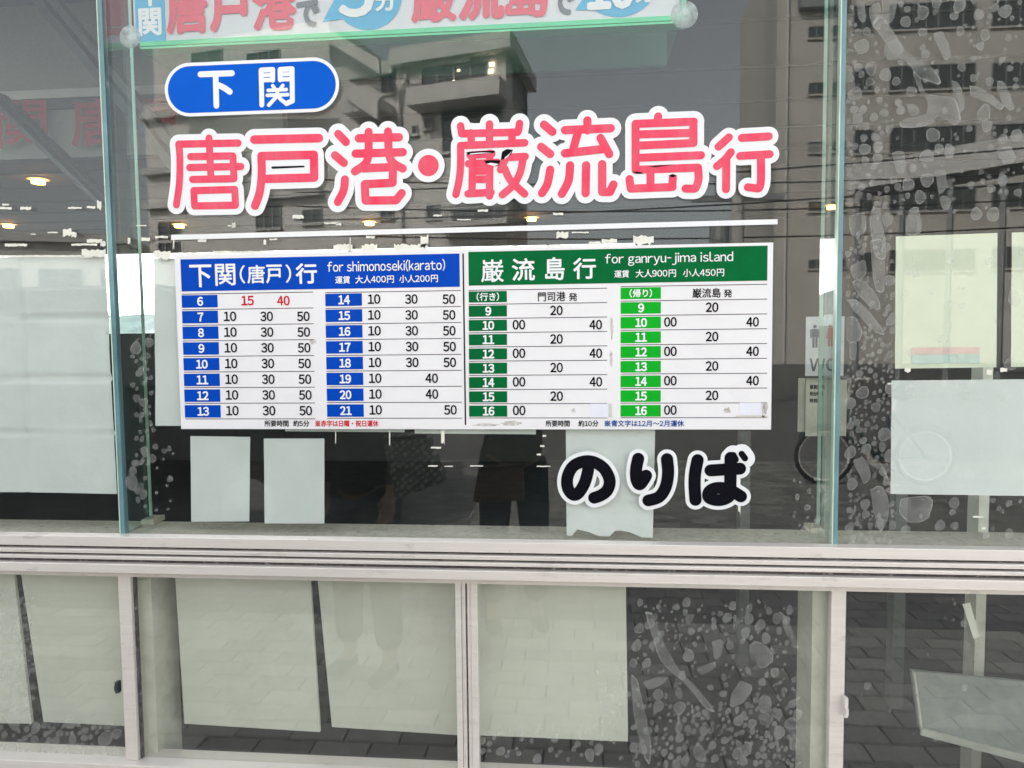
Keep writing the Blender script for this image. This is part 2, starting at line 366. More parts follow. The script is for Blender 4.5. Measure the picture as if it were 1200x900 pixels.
part('head_rail', MB().box(X0, X1, -.020, .03, zat(685, -.02), zat(681.6, -.044)), M['alu'])
part('bottom_rail', MB().box(X0, X1, -.035, .04, ZLOW-.04, ZLOW), M['alu'], bevel=.002)
# lower glazing: sliding sashes and double mullions
xm = [P(150, 780, -.02).x, P(547, 780, -.02).x, P(979, 780, -.02).x]
zt = zat(685, -.02)-.0005; zb = ZLOW+.0005
mull = []
for k in range(-4, 3): mull += [(xm[0]+k*BAY, 'l'), (xm[1]+k*BAY, 'c')]
mull.append((xm[2]+2*BAY, 'l'))
mull = [q for q in mull if X0 < q[0] < X1]
for x, t in mull:
    if t == 'c':
        mu = part('mullion', MB().box(x-.025, x-.012, -.016, .004, zb, zt), M['alu'], bevel=.001)
        part('stile', MB().box(x-.0115, x-.0025, -.011, .004, zb, zt), M['alu'], mu, bevel=.001)
        part('slot', MB().box(x-.0022, x+.0012, -.004, .004, zb, zt), M['alu_dark'], mu)
        part('stile', MB().box(x+.0016, x+.010, -.013, .004, zb, zt), M['alu'], mu, bevel=.001)
        part('stile', MB().box(x+.0105, x+.0255, -.017, .004, zb, zt), M['alu'], mu, bevel=.001)
    else:
        mu = part('mullion', MB().box(x-.019, x+.012, -.016, .004, zb, zt), M['alu'], bevel=.0015)
        part('slot', MB().box(x+.0122, x+.0165, -.006, .004, zb, zt), M['alu_dark'], mu)  # dark strip paints the shadow at the inner edge of the frame
xs = [X0]+sorted(q[0] for q in mull)+[X1]; lower = []
for a, b in zip(xs, xs[1:]): lower.append(part('lower_pane', MB().box(a+.0166, b-.0192, .001, .007, zb, zt), M['pane_low']))
def low(px): x = P(px, 780, 0).x; return min(lower, key=lambda o: abs(sum(v.co.x for v in o.data.vertices)/8-x))
# cream steel columns standing inside the lower glazing
def column(pxa, pxb, pxc, Y, flip=False):
    """face from pxa to pxb and a return side from pxb to pxc"""
    xa, xb = P(pxa, 780, Y).x, P(pxb, 780, Y).x
    c = MB().box(xa, xb, Y, Y+.006, .03, ZG-.052)
    c.box(xb-.006, xb, Y+.006, Y+.10, .03, ZG-.052) if not flip else c.box(xa, xa+.006, Y+.006, Y+.10, .03, ZG-.052)
    c.box(xa, xb, Y+.10, Y+.106, .03, ZG-.052)
    return part('column', c, M['steelw'])
column(158, 181, 205, .022); column(951, 974, 940, .022, True)
for k in (-3, -2, -1, 1, 2):
    xx = P(172, 780, .03).x+k*BAY
    if abs(xx-P(960, 780, .03).x) > .3 and k != 1: part('column', MB().box(xx-.02, xx+.02, .03, .07, .03, ZG-.052), M['steelw'])
M['postgrey'] = mat('dull_grey_post', (.12, .13, .12), .6)
# interior partition posts
for px0, px1, Y in ((1150, 1162, .55), (1052, 1066, 1.3), (868, 880, 1.6), (138, 151, 1.0)):
    a, b = P(px0, 500, Y).x, P(px1, 500, Y).x
    part('post', MB().box(a, b, Y, Y+.06, P(145, 285, Y).z if px0 == 138 else .03, ZG-.06 if px0 == 1052 else P(600, 505, Y).z if px0 == 868 else ZC-.001 if px0 == 138 else 1.42), M['postgrey'] if px0 in (868, 1052) else M['steelw'] if px0 > 200 else M['steeld'])
M['brace_grey'] = mat('grey_brace_flange', (.16, .16, .165), .6)
# diagonal steel braces under the left ceiling
def brace(a, b, Y, wd, th=.06, m='steeld'):
    A, B = P(*a, Y), P(*b, Y); d = (B-A).normalized(); n = Vector((-d.z, 0, d.x))*wd
    part('brace', MB().hexa([A-n, B-n, B+n, A+n], (0, th, 0)), M[m])
brace((30, -14), (225, 222), .8, .015); brace((47, -14), (242, 222), .95, .018, m='brace_grey')
brace((-20, 108), (124, 246), 1.0, .008); brace((-6, 108), (136, 246), 1.05, .006)
# pale panel with the red ghost lettering
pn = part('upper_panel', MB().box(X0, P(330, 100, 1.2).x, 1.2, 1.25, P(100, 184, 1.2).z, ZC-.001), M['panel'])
part('panel_trim', MB().box(X0, P(330, 100, 1.2).x, 1.17, 1.198, P(60, 118, 1.2).z, P(60, 108, 1.2).z), M['ext'], pn)
part('panel_band', MB().box(X0, P(330, 100, 1.2).x, 1.185, 1.198, P(60, 129, 1.2).z, P(60, 118.3, 1.2).z), M['wall_in'], pn)
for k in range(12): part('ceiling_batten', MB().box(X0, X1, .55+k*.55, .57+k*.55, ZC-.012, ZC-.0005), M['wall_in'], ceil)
# lamps in the ceiling
for px, py, D in ((45, 213, 4.4), (10, 265, 6.6), (210, 265, 6.6), (433, 262, 6.5), (623, 257, 6.4), (975, 243, 5.9)):
    d = P(px, py, D)-EYE; p = EYE+d*((ZC-.03-EYE.z)/d.z)
    dl = part('downlight', MB().disc((p.x, p.y, ZC-.012), .085, (0, 0, 1), .012), M['ext'], ceil)
    part('lamp', MB().disc((p.x, p.y, ZC-.045), .05, (0, 0, 1), .03), emit('warm_lamp', (1, .42, .07), 9), dl)

# ------------------------------------------------------------------ letters stuck on the glass
YO = -.0012
def z1(k, x0, y0, s): return (x0, y0), s
def sticker(name, label, lst, org, s, r, Rw, m, group, yo=YO, cat='lettering'):
    c = P(org[0]+lst[0][1 if lst[0][0] == 'c' else 0][0]/s, org[1]+lst[0][1 if lst[0][0] == 'c' else 0][1]/s)
    t = thing(name, label, cat, c, group)
    strokes([[q for q in st if not isinstance(q, (int, float))] for st in lst], org, s, Rw, yo, 3e-6).build('outline', M['white'], t)
    strokes(lst, org, s, r, yo-.0008, 4e-6).build('face', m, t); return t
G1 = 'red characters of the large destination lettering'
A = ((180, 60), 4.5)
TO = [[(292, 458), (297, 560), (302, 665)], [(132, 490), (445, 484)], ['c', (132, 492), (138, 560), (136, 690), (120, 810)],
      [(195, 556), (412, 552)], [(418, 553), (424, 672)], [(190, 613), (460, 608)], [(205, 676), (424, 672)],
      [(212, 735), (428, 729)], [(428, 729), (432, 810)], [(212, 735), (216, 816)], [(216, 816), (432, 812)]]
sticker('vinyl_character', 'first red character with white outline, leftmost of the big lettering under the blue oval', TO, *A, 4.3, 11.3, M['red'], G1)
KO = [[(530, 466), (872, 458)], [(568, 553), (845, 546)], [(845, 546), (847, 665)], [(590, 673), (847, 666)], ['c', (568, 553), (570, 640), (560, 740), (535, 815)]]
sticker('vinyl_character', 'red door shaped character with a thin dark slot inside its white outline', KO, *A, 5.0, 12.3, M['red'], G1)
A = ((370, 130), 6.0)
MINATO = [[(158, 162), (212, 218)], [(135, 312), (198, 365)], ['c', (205, 482), (195, 560), (155, 640)], [(302, 192), (585, 185)], [(280, 300), (612, 290)],
          ['c', (372, 148), (370, 300), (350, 370), (275, 425)], ['c', (508, 145), (515, 300), (545, 365), (612, 405)],
          [(335, 403), (540, 395)], [(543, 396), (541, 505)], [(541, 505), (345, 515)], [(345, 515), (350, 630)], [(350, 630), (565, 628)], [(565, 628), (605, 578)]]
sticker('vinyl_character', 'third red character with three left dashes, just left of the round red dot', MINATO, *A, 4.8, 12.2, M['red'], G1)
dt = thing('vinyl_dot', 'round red dot with white rim in the middle of the big lettering', 'lettering', P(501, 194), G1)
MB().disc(P(502, 194, YO), 19.3*1.6/F, (0, -1, 0), .0003, 40).build('outline', M['white'], dt)
MB().disc(P(502, 194, YO-.0008), 12.2*1.6/F, (0, -1, 0), .0003, 40).build('face', M['red'], dt)
A = ((515, 120), 5.4545)
GAN = [[(135, 150), (142, 200)], [(320, 138), (320, 265)], [(512, 135), (505, 180)], [(150, 200), (500, 190)], [(200, 195), (205, 268)], [(462, 190), (465, 258)],
       [(135, 276), (545, 258)], ['c', (135, 278), (135, 400), (125, 500), (105, 588)], [(195, 338), (335, 328)], [(185, 392), (372, 384)], [(212, 335), (208, 578)], [(322, 325), (320, 598)],
       [(215, 440), (318, 437)], [(215, 492), (318, 490)], [(182, 584), (330, 575)], [(440, 325), (390, 430)], [(425, 352), (548, 346)], ['c', (535, 355), (515, 450), (470, 530), (402, 590)],
       ['c', (418, 425), (455, 500), (545, 585)]]
gan = sticker('vinyl_character', 'dense red character with three prongs on top and torn black cracks in its middle', GAN, *A, 4.3, 11.5, M['red'], G1)
A2 = (515, 120); s2 = 5.4545
def flake(pts, tip, par):
    W = [P(A2[0]+a/s2, A2[1]+b/s2, YO-.0016) for a, b in pts]
    MB().add(W, [tuple(range(len(W)))]).build('crack', M['black'], par)
    T = [P(A2[0]+a/s2, A2[1]+b/s2, YO-.0026) for a, b in tip]
    MB().add(T, [tuple(range(len(T)))]).build('peeled_flake', M['white'], par)
flake([(172, 318), (240, 312), (355, 308), (350, 322), (250, 330), (180, 336)], [(190, 334), (260, 327), (335, 322), (270, 320), (200, 326)], gan)
flake([(285, 372), (330, 368), (388, 370), (382, 400), (350, 408), (300, 392)], [(300, 392), (330, 386), (380, 394), (350, 408)], gan)
flake([(392, 368), (400, 315), (430, 298), (470, 303), (455, 335), (420, 360)], [(418, 352), (445, 330), (462, 312), (440, 345), (415, 364)], gan)
RYU = [[(668, 142), (722, 188)], [(650, 284), (708, 330)], ['c', (708, 430), (690, 520), (655, 580)], [(802, 177), (1095, 165)], [(945, 115), (947, 178)],
       [(885, 190), (852, 312)], [(802, 325), (1045, 298)], [(1030, 228), (1085, 330)], ['c', (835, 402), (825, 500), (782, 585)], [(937, 402), (934, 580)],
       [(1040, 395), (1040, 572)], [(1040, 572), (1090, 572)], [(1090, 572), (1112, 525)]]
sticker('vinyl_character', 'red flowing water character with seven legs right of the cracked one', RYU, (515, 120), 5.4545, 4.7, 11.8, M['red'], G1)
SHIMA = [[(322, 122), (315, 160)], [(170, 172), (560, 157)], [(170, 172), (170, 478)], [(558, 157), (558, 300)], [(180, 243), (545, 232)], [(180, 318), (558, 300)],
         [(180, 400), (608, 382)], [(170, 480), (588, 465)], ['c', (588, 465), (592, 540), (575, 598), (560, 606)], [(560, 607), (505, 605)],
         [(130, 542), (138, 605)], [(138, 606), (418, 595)], [(270, 495), (270, 600)], [(420, 535), (415, 595)]]
sm_ = sticker('vinyl_character', 'red island character with long parallel bars, second from the right end', SHIMA, (715, 115), 5.714, 4.5, 11.7, M['red'], G1)
for q in ([(150, 490), (205, 494), (222, 506), (180, 506)], [(388, 520), (415, 510), (450, 518), (420, 530)], [(255, 458), (330, 450), (440, 443), (300, 462)]):
    W = [P(715+a/5.714, 115+b/5.714, YO-.0016) for a, b in q]; MB().add(W, [tuple(range(len(W)))]).build('crack', M['black'], sm_)
IKU = [[(795, 262), (726, 325)], ['c', (808, 362), (770, 410), (716, 455)], [(778, 412), (776, 610)], [(882, 266), (1062, 256)], [(870, 387), (1068, 375)], ['c', (1010, 385), (1010, 540), (1000, 598), (985, 604)], [(985, 605), (922, 596)]]
sticker('vinyl_character', 'small red character ending the big lettering at the right', IKU, (715, 115), 5.714, 4.4, 10.6, M['red'], G1)
# slot of the second character
W = [P(180+a/4.5, 60+b/4.5, YO-.0006) for a, b in ((620, 613), (795, 606), (797, 612), (625, 620))]
MB().add(W, [(0, 1, 2, 3)]).build('slot', M['black'], [o for o in COL.objects if o.name.startswith('vinyl_character')][1])
# boarding-place characters
G2 = 'black characters of the lettering at the foot of the pane'; A = ((640, 500), 4.8)
NO = [['c', (238, 200), (235, 250), (215, 320), (180, 375), (150, 382), (122, 345), (120, 285), (150, 225), (205, 197), (265, 198), (325, 235), (357, 300), (345, 355), (310, 385), (270, 400)]]
sticker('vinyl_character', 'black looped character with white outline over the hanging white paper, leftmost of three', NO, *A, 7.0, 11.6, M['black'], G2)
RI = [['c', (518, 180), (506, 240), (508, 295), (525, 325), (548, 300), (562, 275)], ['c', (680, 182), (686, 260), (672, 340), (635, 395), (575, 415)]]
sticker('vinyl_character', 'black character of two strokes, middle one at the foot of the pane', RI, *A, 7.0, 11.4, M['black'], G2)
BA = [['c', (852, 188), (838, 260), (835, 330), (840, 412)], [(925, 246), (1090, 236)], [(1038, 175), (1036, 330)],
      ['c', (1036, 330), (1030, 390), (975, 413), (918, 400), (918, 365), (960, 345), (1025, 352), (1095, 392)], [(1052, 160), (1065, 185), -3.2], [(1100, 153), (1118, 178), -3.4]]
sticker('vinyl_character', 'black character with two small ticks, rightmost of three beside the hanging paper', BA, *A, 7.0, 11.4, M['black'], G2)

# white rule between lettering and timetable
t = P(200, 278); u = P(912, 260); lm = MB()
lm.hexa([(P(201, 281.3).x, YO, P(201, 281.3).z), (P(911, 263).x, YO, P(911, 263).z), (P(911, 257).x, YO, P(911, 257).z), (P(201, 275.3).x, YO, P(201, 275.3).z)], (0, -.0004, 0))
tag(lm.build('white_strip', M['white']), 'long thin white strip on the glass between red lettering and timetable', 'strip')
# blue oval
ov = thing('oval_plate', 'blue oval sticker with white rim and two white characters above the red lettering', 'sign', P(295, 101))
def capsule(x0, x1, yt0, yb0, yt1, yb1, Y, grow=0):
    """x range and top/bottom pixel rows at each end; ends are half-ellipses"""
    pts = []
    zt0, zb0, zt1, zb1 = P(x0+33, yt0, Y).z, P(x0+33, yb0, Y).z, P(x1-33, yt1, Y).z, P(x1-33, yb1, Y).z
    xa, xb = P(x0, 100, Y).x, P(x1, 100, Y).x; h = (zt0-zb0)/2; k = h*1.0
    for j in range(25):
        a = -math.pi/2+math.pi*j/24; pts.append((xb-k+(k-grow)*math.cos(a), (zt1+zb1)/2+(h-grow)*math.sin(a)))
    for j in range(25):
        a = math.pi/2+math.pi*j/24; pts.append((xa+k+(k-grow)*math.cos(a), (zt0+zb0)/2+(h-grow)*math.sin(a)))
    return pts
def plate(pts, Y, th):
    mb = MB(); n = len(pts); mb.add([(a, Y, b) for a, b in pts]+[(a, Y-th, b) for a, b in pts], [tuple(range(n))[::-1], tuple(range(n, 2*n))]+[(i, (i+1) % n, n+(i+1) % n, n+i) for i in range(n)]); return mb
cp = lambda g, Y: capsule(193, 397.5, 73.5, 136.5, 67, 132, Y, g)
plate(cp(0, YO), YO, .0005).build('rim', M['white'], ov); plate(cp(.0075, YO), YO-.0005, .0003).build('face', M['oval'], ov)
SHITA = [[(247, 122), (413, 116)], [(327, 122), (331, 287)], ['c', (345, 180), (375, 195), (402, 214)]]
SEKI = [[(567, 100), (571, 283)], [(567, 100), (625, 97)], [(628, 97), (628, 152)], [(575, 127), (625, 125), -.7], [(575, 153), (625, 151), -.5],
        [(667, 97), (668, 150)], [(667, 97), (728, 93)], [(730, 93), (732, 262)], [(732, 262), (700, 276)], [(670, 123), (728, 120), -.7], [(670, 149), (728, 147), -.5],
        [(628, 182), (640, 198), -.9], [(682, 180), (670, 196), -.9], [(604, 207), (700, 202), -.9], [(600, 233), (708, 229), -.9], ['c', (653, 207), (648, 238), (608, 284), -.7], ['c', (655, 235), (672, 255), (700, 276), -.7]]
strokes(SHITA, (180, 60), 4.5, 3.5, YO-.0011).build('character', M['white'], ov)
strokes(SEKI, (180, 60), 4.5, 3.0, YO-.0011).build('character', M['white'], ov)

# ------------------------------------------------------------------ the timetable
TB = -.0020
xa, xb = P(209, 400, TB).x, P(904.5, 400, TB).x
zta, zbb = (P(209, 300, TB).z+P(904, 283.5, TB).z)/2, P(550, 503, TB).z
tt = thing('timetable_board', 'white ferry timetable board with blue left half and green right half', 'timetable', ((xa+xb)/2, TB, zbb))
MB().box(xa, xb, TB-.003, TB, zbb, zta).build('sheet', M['signwhite'], tt, bevel=.0008)
YF = TB-.0032; YT = YF-.0006
def rect(name, x0, y0, x1, y1, m, Y=YF, th=.0002, par=tt):
    a, b, c, d = pr(x0, y0, x1, y1, Y); return MB().box(a, b, Y-th, Y, c, d).build(name, m, par)
def word(name, s, cx, cy, wd, ht, m, Y=YT, par=tt, bold=0, **k):
    a, b, c, d = pr(cx-wd/2, cy-ht/2, cx+wd/2, cy+ht/2, Y); return text(name, s, (a, b, c, d), Y, m, par, bold=bold, **k)
BD = .0009
hb = rect('header_band', 212, 300.5, 538.7, 338.8, M['blue']); hg = rect('header_band', 549, 291.5, 899.3, 331.8, M['green'])
rect('divider', 543.2, 297, 545.0, 498, M['line'])
# header characters, drawn with brush-like strokes
word('destination_word', '下', 235, 323.3, 25, 25.5, M['white'], bold=.0010); word('destination_word', '関', 264, 322, 23, 25, M['white'], bold=.0008)
word('destination_word', '(', 284, 321.5, 6, 21, M['white'], bold=.0005); word('destination_word', '唐', 300, 321.3, 20, 21, M['white'], bold=.0007)
word('destination_word', '戸', 321, 321, 18, 21, M['white'], bold=.0009); word('destination_word', ')', 338, 320.5, 6, 21, M['white'], bold=.0005)
word('destination_word', '行', 359, 320.5, 24, 23, M['white'], bold=.0011)
word('english_line', 'for shimonoseki(karato)', 452.5, 311.6, 138, 13.8, M['white'], bold=.0002)
word('fare_line', '運賃', 401.5, 328, 17, 8.6, M['white'], bold=.0003); word('fare_line', '大人400円', 439, 327.2, 45, 9.0, M['white'], bold=.00025); word('fare_line', '小人200円', 490.5, 326.4, 45, 9.0, M['white'], bold=.00025)
for ch, cx, cy, wd, ht in (('巌', 577, 317.3, 26, 26), ('流', 613.3, 315.8, 26, 25.5), ('島', 650.3, 314.8, 22, 26), ('行', 685, 314.5, 26, 24)):
    word('destination_word', ch, cx, cy, wd, ht, M['white'], bold=.0009 if ch != '巌' else .0006)
word('english_line', 'for ganryu-jima island', 784, 303.4, 150, 14.5, M['white'], bold=.0002)
word('fare_line', '運賃', 728.5, 321, 17, 8.6, M['white'], bold=.0003); word('fare_line', '大人900円', 768.5, 320.2, 47, 9.2, M['white'], bold=.00025); word('fare_line', '小人450円', 824.5, 319.4, 48, 9.2, M['white'], bold=.00025)
def column_of(hours, times, xb0, xb1, yt, pitch, boxh, drift, lx1, m, tx, ty=0, heads=None):
    """one block of the timetable: hour cells at the left, minutes to the right, a rule above every row"""
    n = len(hours)
    for i in range(n+1):
        y = yt+i*pitch; dx = drift*i
        rect('rule_line', xb0+dx*1, y-2.7, lx1+dx*.6, y-1.9, M['line'])
        if i == n: break
        c = rect('hour_cell', xb0+dx, y, xb1+dx, y+boxh, m)
        h = hours[i]
        if h[0] == '(': word('cell_word', h, (xb0+xb1)/2+dx, y+boxh/2, 26, 9.5, M['white'], par=c, bold=.0004)
        else: word('hour_number', h, (xb0+xb1)/2+dx+(0.5), y+boxh/2, 12.8 if len(h) == 2 else 6.2, 9.7, M['white'], par=c, bold=BD)
        for s, x, mm in times[i]:
            if len(s) > 2:
                word('departure_word', s[:-1], x-6, y+boxh/2-.3, 32 if s[0] == '門' else 33, 11, M['ink'], bold=.0003); word('departure_word', s[-1], x+19, y+boxh/2+.2, 9.6, 9.2, M['ink'], bold=.0003)
            else: word('minute_number', s, x+dx*.9, y+boxh/2-.8, 14.2, 10.8, mm, bold=BD*.75)
I_ = M['ink']
t3 = lambda: [('10', 269, I_), ('30', 312, I_), ('50', 355, I_)]
column_of(['6', '7', '8', '9', '10', '11', '12', '13'], [[('15', 290, M['redink']), ('40', 332, M['redink'])]]+[t3() for _ in range(7)], 213, 255, 345.8, 18.42, 14.6, .52, 367, M['blue'], 0)
u3 = lambda: [('10', 438.3, I_), ('30', 482, I_), ('50', 526, I_)]
column_of(['14', '15', '16', '17', '18', '19', '20', '21'], [u3() for _ in range(5)]+[[('10', 438.3, I_), ('40', 504.5, I_)]]*2+[[('10', 438.3, I_), ('50', 526, I_)]], 381.2, 424.2, 344.0, 18.55, 14.6, .3, 540, M['blue'], 0)
even = lambda a, b: [('00', a, I_), ('40', b, I_)]
T1 = [[('門司港発', 652.5, I_)]]+[[('20', 652, I_)] if h % 2 else even(608, 698) for h in range(9, 16)]+[[('00', 608, I_)]]
column_of(['(行き)']+[str(h) for h in range(9, 17)], T1, 549.3, 594, 341.3, 16.75, 13.0, .05, 711.5, M['green'], 0)
T2 = [[('巌流島発', 834, I_)]]+[[('20', 834.5, I_)] if h % 2 else even(785.7, 882) for h in range(9, 16)]+[[('00', 785.7, I_)]]
column_of(['(帰り)']+[str(h) for h in range(9, 17)], T2, 727.3, 774.5, 336.8, 17.22, 13.6, -.02, 899, M['lime'], 0)
for s, cx, wd, m in (('所要時間', 324, 28, I_), ('約5分', 353, 18.5, I_), ('※赤字は日曜・祝日運休', 406.5, 74, M['redink']), ('所要時間', 653.5, 28, I_), ('約10分', 689.5, 23, I_), ('※青文字は12月～2月運休', 755, 93, M['blueink'])):
    word('footnote', s, cx, 496.2, wd, 7.2, m, bold=.0003)
pw = mat('bluish_sticker', (.78, .79, .87), .5, 0, .03, 30); tapem = mat('old_clear_tape', (.62, .59, .55), .45, 0, .1, 40)
rect('patch_sticker', 692, 473, 713, 489.5, pw, YF-.0003); rect('patch_sticker', 866.5, 472, 892, 486.5, pw, YF-.0003)
for q in ((893, 473, 896, 489), (712.5, 473, 717, 489), (862, 487, 900, 489.3)): rect('tape_mark', *q, tapem, YF-.0002)
def smear(x, y, w_, h_):
    mb = MB(); v = []
    for j in range(14):
        a = 2*math.pi*j/14; k = random.uniform(.6, 1.1); q = P(x+w_*k*math.cos(a), y+h_*k*math.sin(a), YF-.0004); v.append((q.x, YF-.0004, q.z))
    mb.add(v, [tuple(range(14))]); mb.build('dirt_smear', veil('brown_smear', (.42, .36, .30), .35, noise=90) if 'brown_smear' not in bpy.data.materials else bpy.data.materials['brown_smear'], tt)
for q in ((852, 481, 5, 4), (672, 481, 3, 2.5), (717, 384, 2, 16), (716, 420, 2, 10), (600, 496, 14, 3), (905-8, 478, 3, 8), (366, 400, 5, 4), (570, 498, 20, 2)): smear(*q)

# ------------------------------------------------------------------ papers taped inside
def sheet(name, label, q, Y, m='paper', folds=(), n=(14, 18), amp=.0012, cat='paper', ragged=None, group=None, th=.0004, crease=.0025):
    """q: corner pixels bottom-left, bottom-right, top-right, top-left. A real crumpled sheet with fold creases."""
    W = [P(a, b, Y) for a, b in q]; nx, ny = n; mb = MB(); rnd = random.Random(len(label)); ph = [rnd.uniform(0, 6) for _ in range(6)]
    vs = []
    for j in range(ny+1):
        for i in range(nx+1):
            s, t = i/nx, j/ny; a = W[0].lerp(W[1], s); b = W[3].lerp(W[2], s); p = a.lerp(b, t)
            d = amp*(math.sin(s*5+ph[0]+t*3)+.6*math.sin(s*11+ph[1]-t*7+ph[2])+.4*math.sin(t*19+ph[3]+s*4)+rnd.uniform(-.25, .25))
            for ax, pos in folds: d += crease*max(0, 1-abs((s if ax == 'x' else t)-pos)*(nx if ax == 'x' else ny)*1.0)
            if ragged and j < 3: p.z += ragged[i % len(ragged)]*(1-j/3)
            vs.append((p.x, p.y+abs(d)*1.0, p.z))
    fs = [(j*(nx+1)+i, j*(nx+1)+i+1, (j+1)*(nx+1)+i+1, (j+1)*(nx+1)+i) for j in range(ny) for i in range(nx)]
    k = len(vs); vs += [(a, b+th, c) for a, b, c in vs]; fs += [tuple(v+k for v in f[::-1]) for f in fs]
    mb.add(vs, fs); o = mb.build(name, M[m], smooth=True); return tag(o, label, cat, group)
YI = .0125
sheet('paper_sheet', 'large creased white paper covering the pane left of the left glass joint', [(-160, 574), (137, 579), (122, 298), (-160, 306)], YI, folds=(('x', .65), ('t', .26), ('t', .49), ('t', .74)), n=(60, 70), amp=.0020, crease=.009)
sheet('paper_sheet', 'white paper showing beyond the left edge of the timetable', [(182, 499), (300, 499), (300, 300), (180, 303)], YI)
sheet('paper_sheet', 'left one of two small white sheets below the timetable', [(224, 611.5), (292, 611), (293, 512), (223, 511)], YI, n=(6, 8), amp=.0006, group='two small sheets under the timetable')
sheet('paper_sheet', 'right one of two small white sheets below the timetable', [(310, 613.5), (380, 613.5), (380, 514), (309, 514)], YI, n=(6, 8), amp=.0006, group='two small sheets under the timetable')
sheet('paper_sheet', 'crumpled white paper with ragged bottom hanging behind the black lettering', [(664, 628), (765, 630), (768, 500), (663, 500)], YI, n=(16, 18), amp=.0022, ragged=[0, 0, .015, .013, .010, .005, 0, 0, 0, .013, .015, .013, .010, .005, 0, 0, 0])
y1 = sheet('paper_sheet', 'cream paper with a faint pink band, above the wide white sheet on the right', [(1049, 432), (1168, 430.5), (1169, 273), (1050, 277)], YI, 'paper_y', n=(8, 12), amp=.0008)
y2 = sheet('paper_sheet', 'cream paper cut off by the right edge of the picture', [(1185, 430), (1304, 429), (1305, 269), (1186, 272.5)], YI, 'paper_y', n=(8, 12), amp=.0008)
pk = mat('faint_pink_print', (.72, .50, .46), .8); tl = mat('faint_teal_print', (.48, .60, .55), .8)
rect('pink_band', 1068, 407, 1148, 415, pk, YI-.0004, .0002, y1); rect('teal_band', 1068, 415.5, 1148, 426, tl, YI-.0004, .0002, y1)
sheet('paper_sheet', 'wide white paper on the right pane below the cream one', [(1044, 579), (1262, 582), (1262, 444), (1045, 446)], YI, n=(18, 12), amp=.0012)
sheet('paper_strip', 'white paper edge peeping out under the blue half of the timetable', [(334, 505.5), (474, 506.5), (474, 480), (334, 480)], YI, n=(8, 3), amp=.0004, cat='paper')
sheet('paper_strip', 'white paper edge peeping out under the green half of the timetable', [(486, 508), (628, 509), (628, 480), (486, 480)], YI, n=(8, 3), amp=.0004, cat='paper')

# ------------------------------------------------------------------ the hanging light sign
YS, DS = .20, .27
sg = thing('hanging_sign', 'green framed white sign box with red lettering hung at the top behind the glass', 'sign', P(480, 30, YS))
sx0, sx1 = P(157, 30, YS).x, P(797, 20, YS).x; sz0 = P(180, 56, YS).z; sz1 = sz0+.27
mg = mat('mint_green_frame', (.12, .66, .33), .4, 0, .05, 10); msw = mat('sign_face_white', (.72, .70, .74), .4, 0, .03, 5)
mcy = mat('sky_blue_print', (.06, .42, .70), .4, 0, .05, 9); mrd = mat('sign_red_print', (.80, .09, .14), .4, 0, .08, 20); mgy = mat('grey_print', (.16, .17, .19), .5)
gac = veil('green_acrylic', (.22, .62, .45), .42, .25)
MB().box(sx0, sx1, YS, YS+.03, sz0+.012, sz1).build('face', msw, sg)
MB().box(sx0+.02, sx1+.012, YS-.012, YS+.005, sz0, sz0+.0115).build('bottom_frame', mg, sg, bevel=.001)
MB().box(sx0+.02, sx1+.012, YS-.010, YS+.03, sz0-.006, sz0-.001).build('bottom_frame', mg, sg)
MB().box(sx0+.01, sx1, YS+.03, YS+DS, sz0-.004, sz0).build('underside', gac, sg)
MB().box(sx0, sx1, YS+DS-.01, YS+DS, sz0+.001, sz1).build('back', gac, sg)
MB().box(sx1+.001, sx1+.013, YS-.012, YS+.03, sz0+.012, sz1).build('side_frame', mg, sg)
MB().box(P(750, 20, YS).x, sx1, YS-.003, YS-.001, sz0+.012, sz1).build('dark_strip', mat('dim_lilac_strip', (.30, .26, .30), .5), sg) if False else None
def srect(x0, y0, x1, y1): return pr(x0, y0, x1, y1, YS-.004)
a, b, c, d = srect(157, -60, 191.5, 49.5); MB().box(a, b, YS-.0022, YS-.0002, sz0+.0116, sz1-.002).build('blue_panel', mcy, sg)
def sw(s, x0, y0, x1, y1, m, bold, Y=None): text('character', s, srect(x0, y0, x1, y1), (YS-.0030) if Y is None else Y, m, sg, bold=bold)
sw('下', 163, -30, 188, 6, M['white'], .0025); sw('関', 163, 10, 188, 41, M['white'], .0022)
sw('唐', 196, -20, 241, 37, mrd, .0048); sw('戸', 247, -22, 291, 34.5, mrd, .0055); sw('港', 297, -22, 345, 33, mrd, .0048); sw('で', 348, 1, 373, 30, mgy, .0030)
def bubble(cx, cy, rx, ry, tail):
    v = []; Y = YS-.0012
    for j in range(40):
        t = 2*math.pi*j/40; q = P(cx+rx*math.cos(t), cy+ry*math.sin(t), Y); v.append((q.x, q.z))
    plate(v[::-1], Y, .0004).build('bubble', mcy, sg)
    q = [P(a, b, Y) for a, b in tail]; plate([(p.x, p.z) for p in q], Y-.0006, .0004).build('bubble', mcy, sg)
bubble(431, -5, 40, 40, [(378, 26), (404, 22), (396, -8)])
bubble(724, -22, 46, 42, [(674, 12), (700, 12), (690, -12)])
sw('5', 398, -34, 436, 18, M['white'], .0045, YS-.0034); sw('分', 440, -12, 464, 12, M['white'], .0018, YS-.0034)
sw('巌', 483, -32, 533, 24, mrd, .0040); sw('流', 538, -34, 589, 21, mrd, .0048); sw('島', 594, -34, 642, 18, mrd, .0042); sw('で', 646, -12, 672, 16, mgy, .0030)
sw('10', 690, -40, 742, 9, M['white'], .0045, YS-.0034); sw('分', 745, -20, 768, 2, M['white'], .0018, YS-.0034)
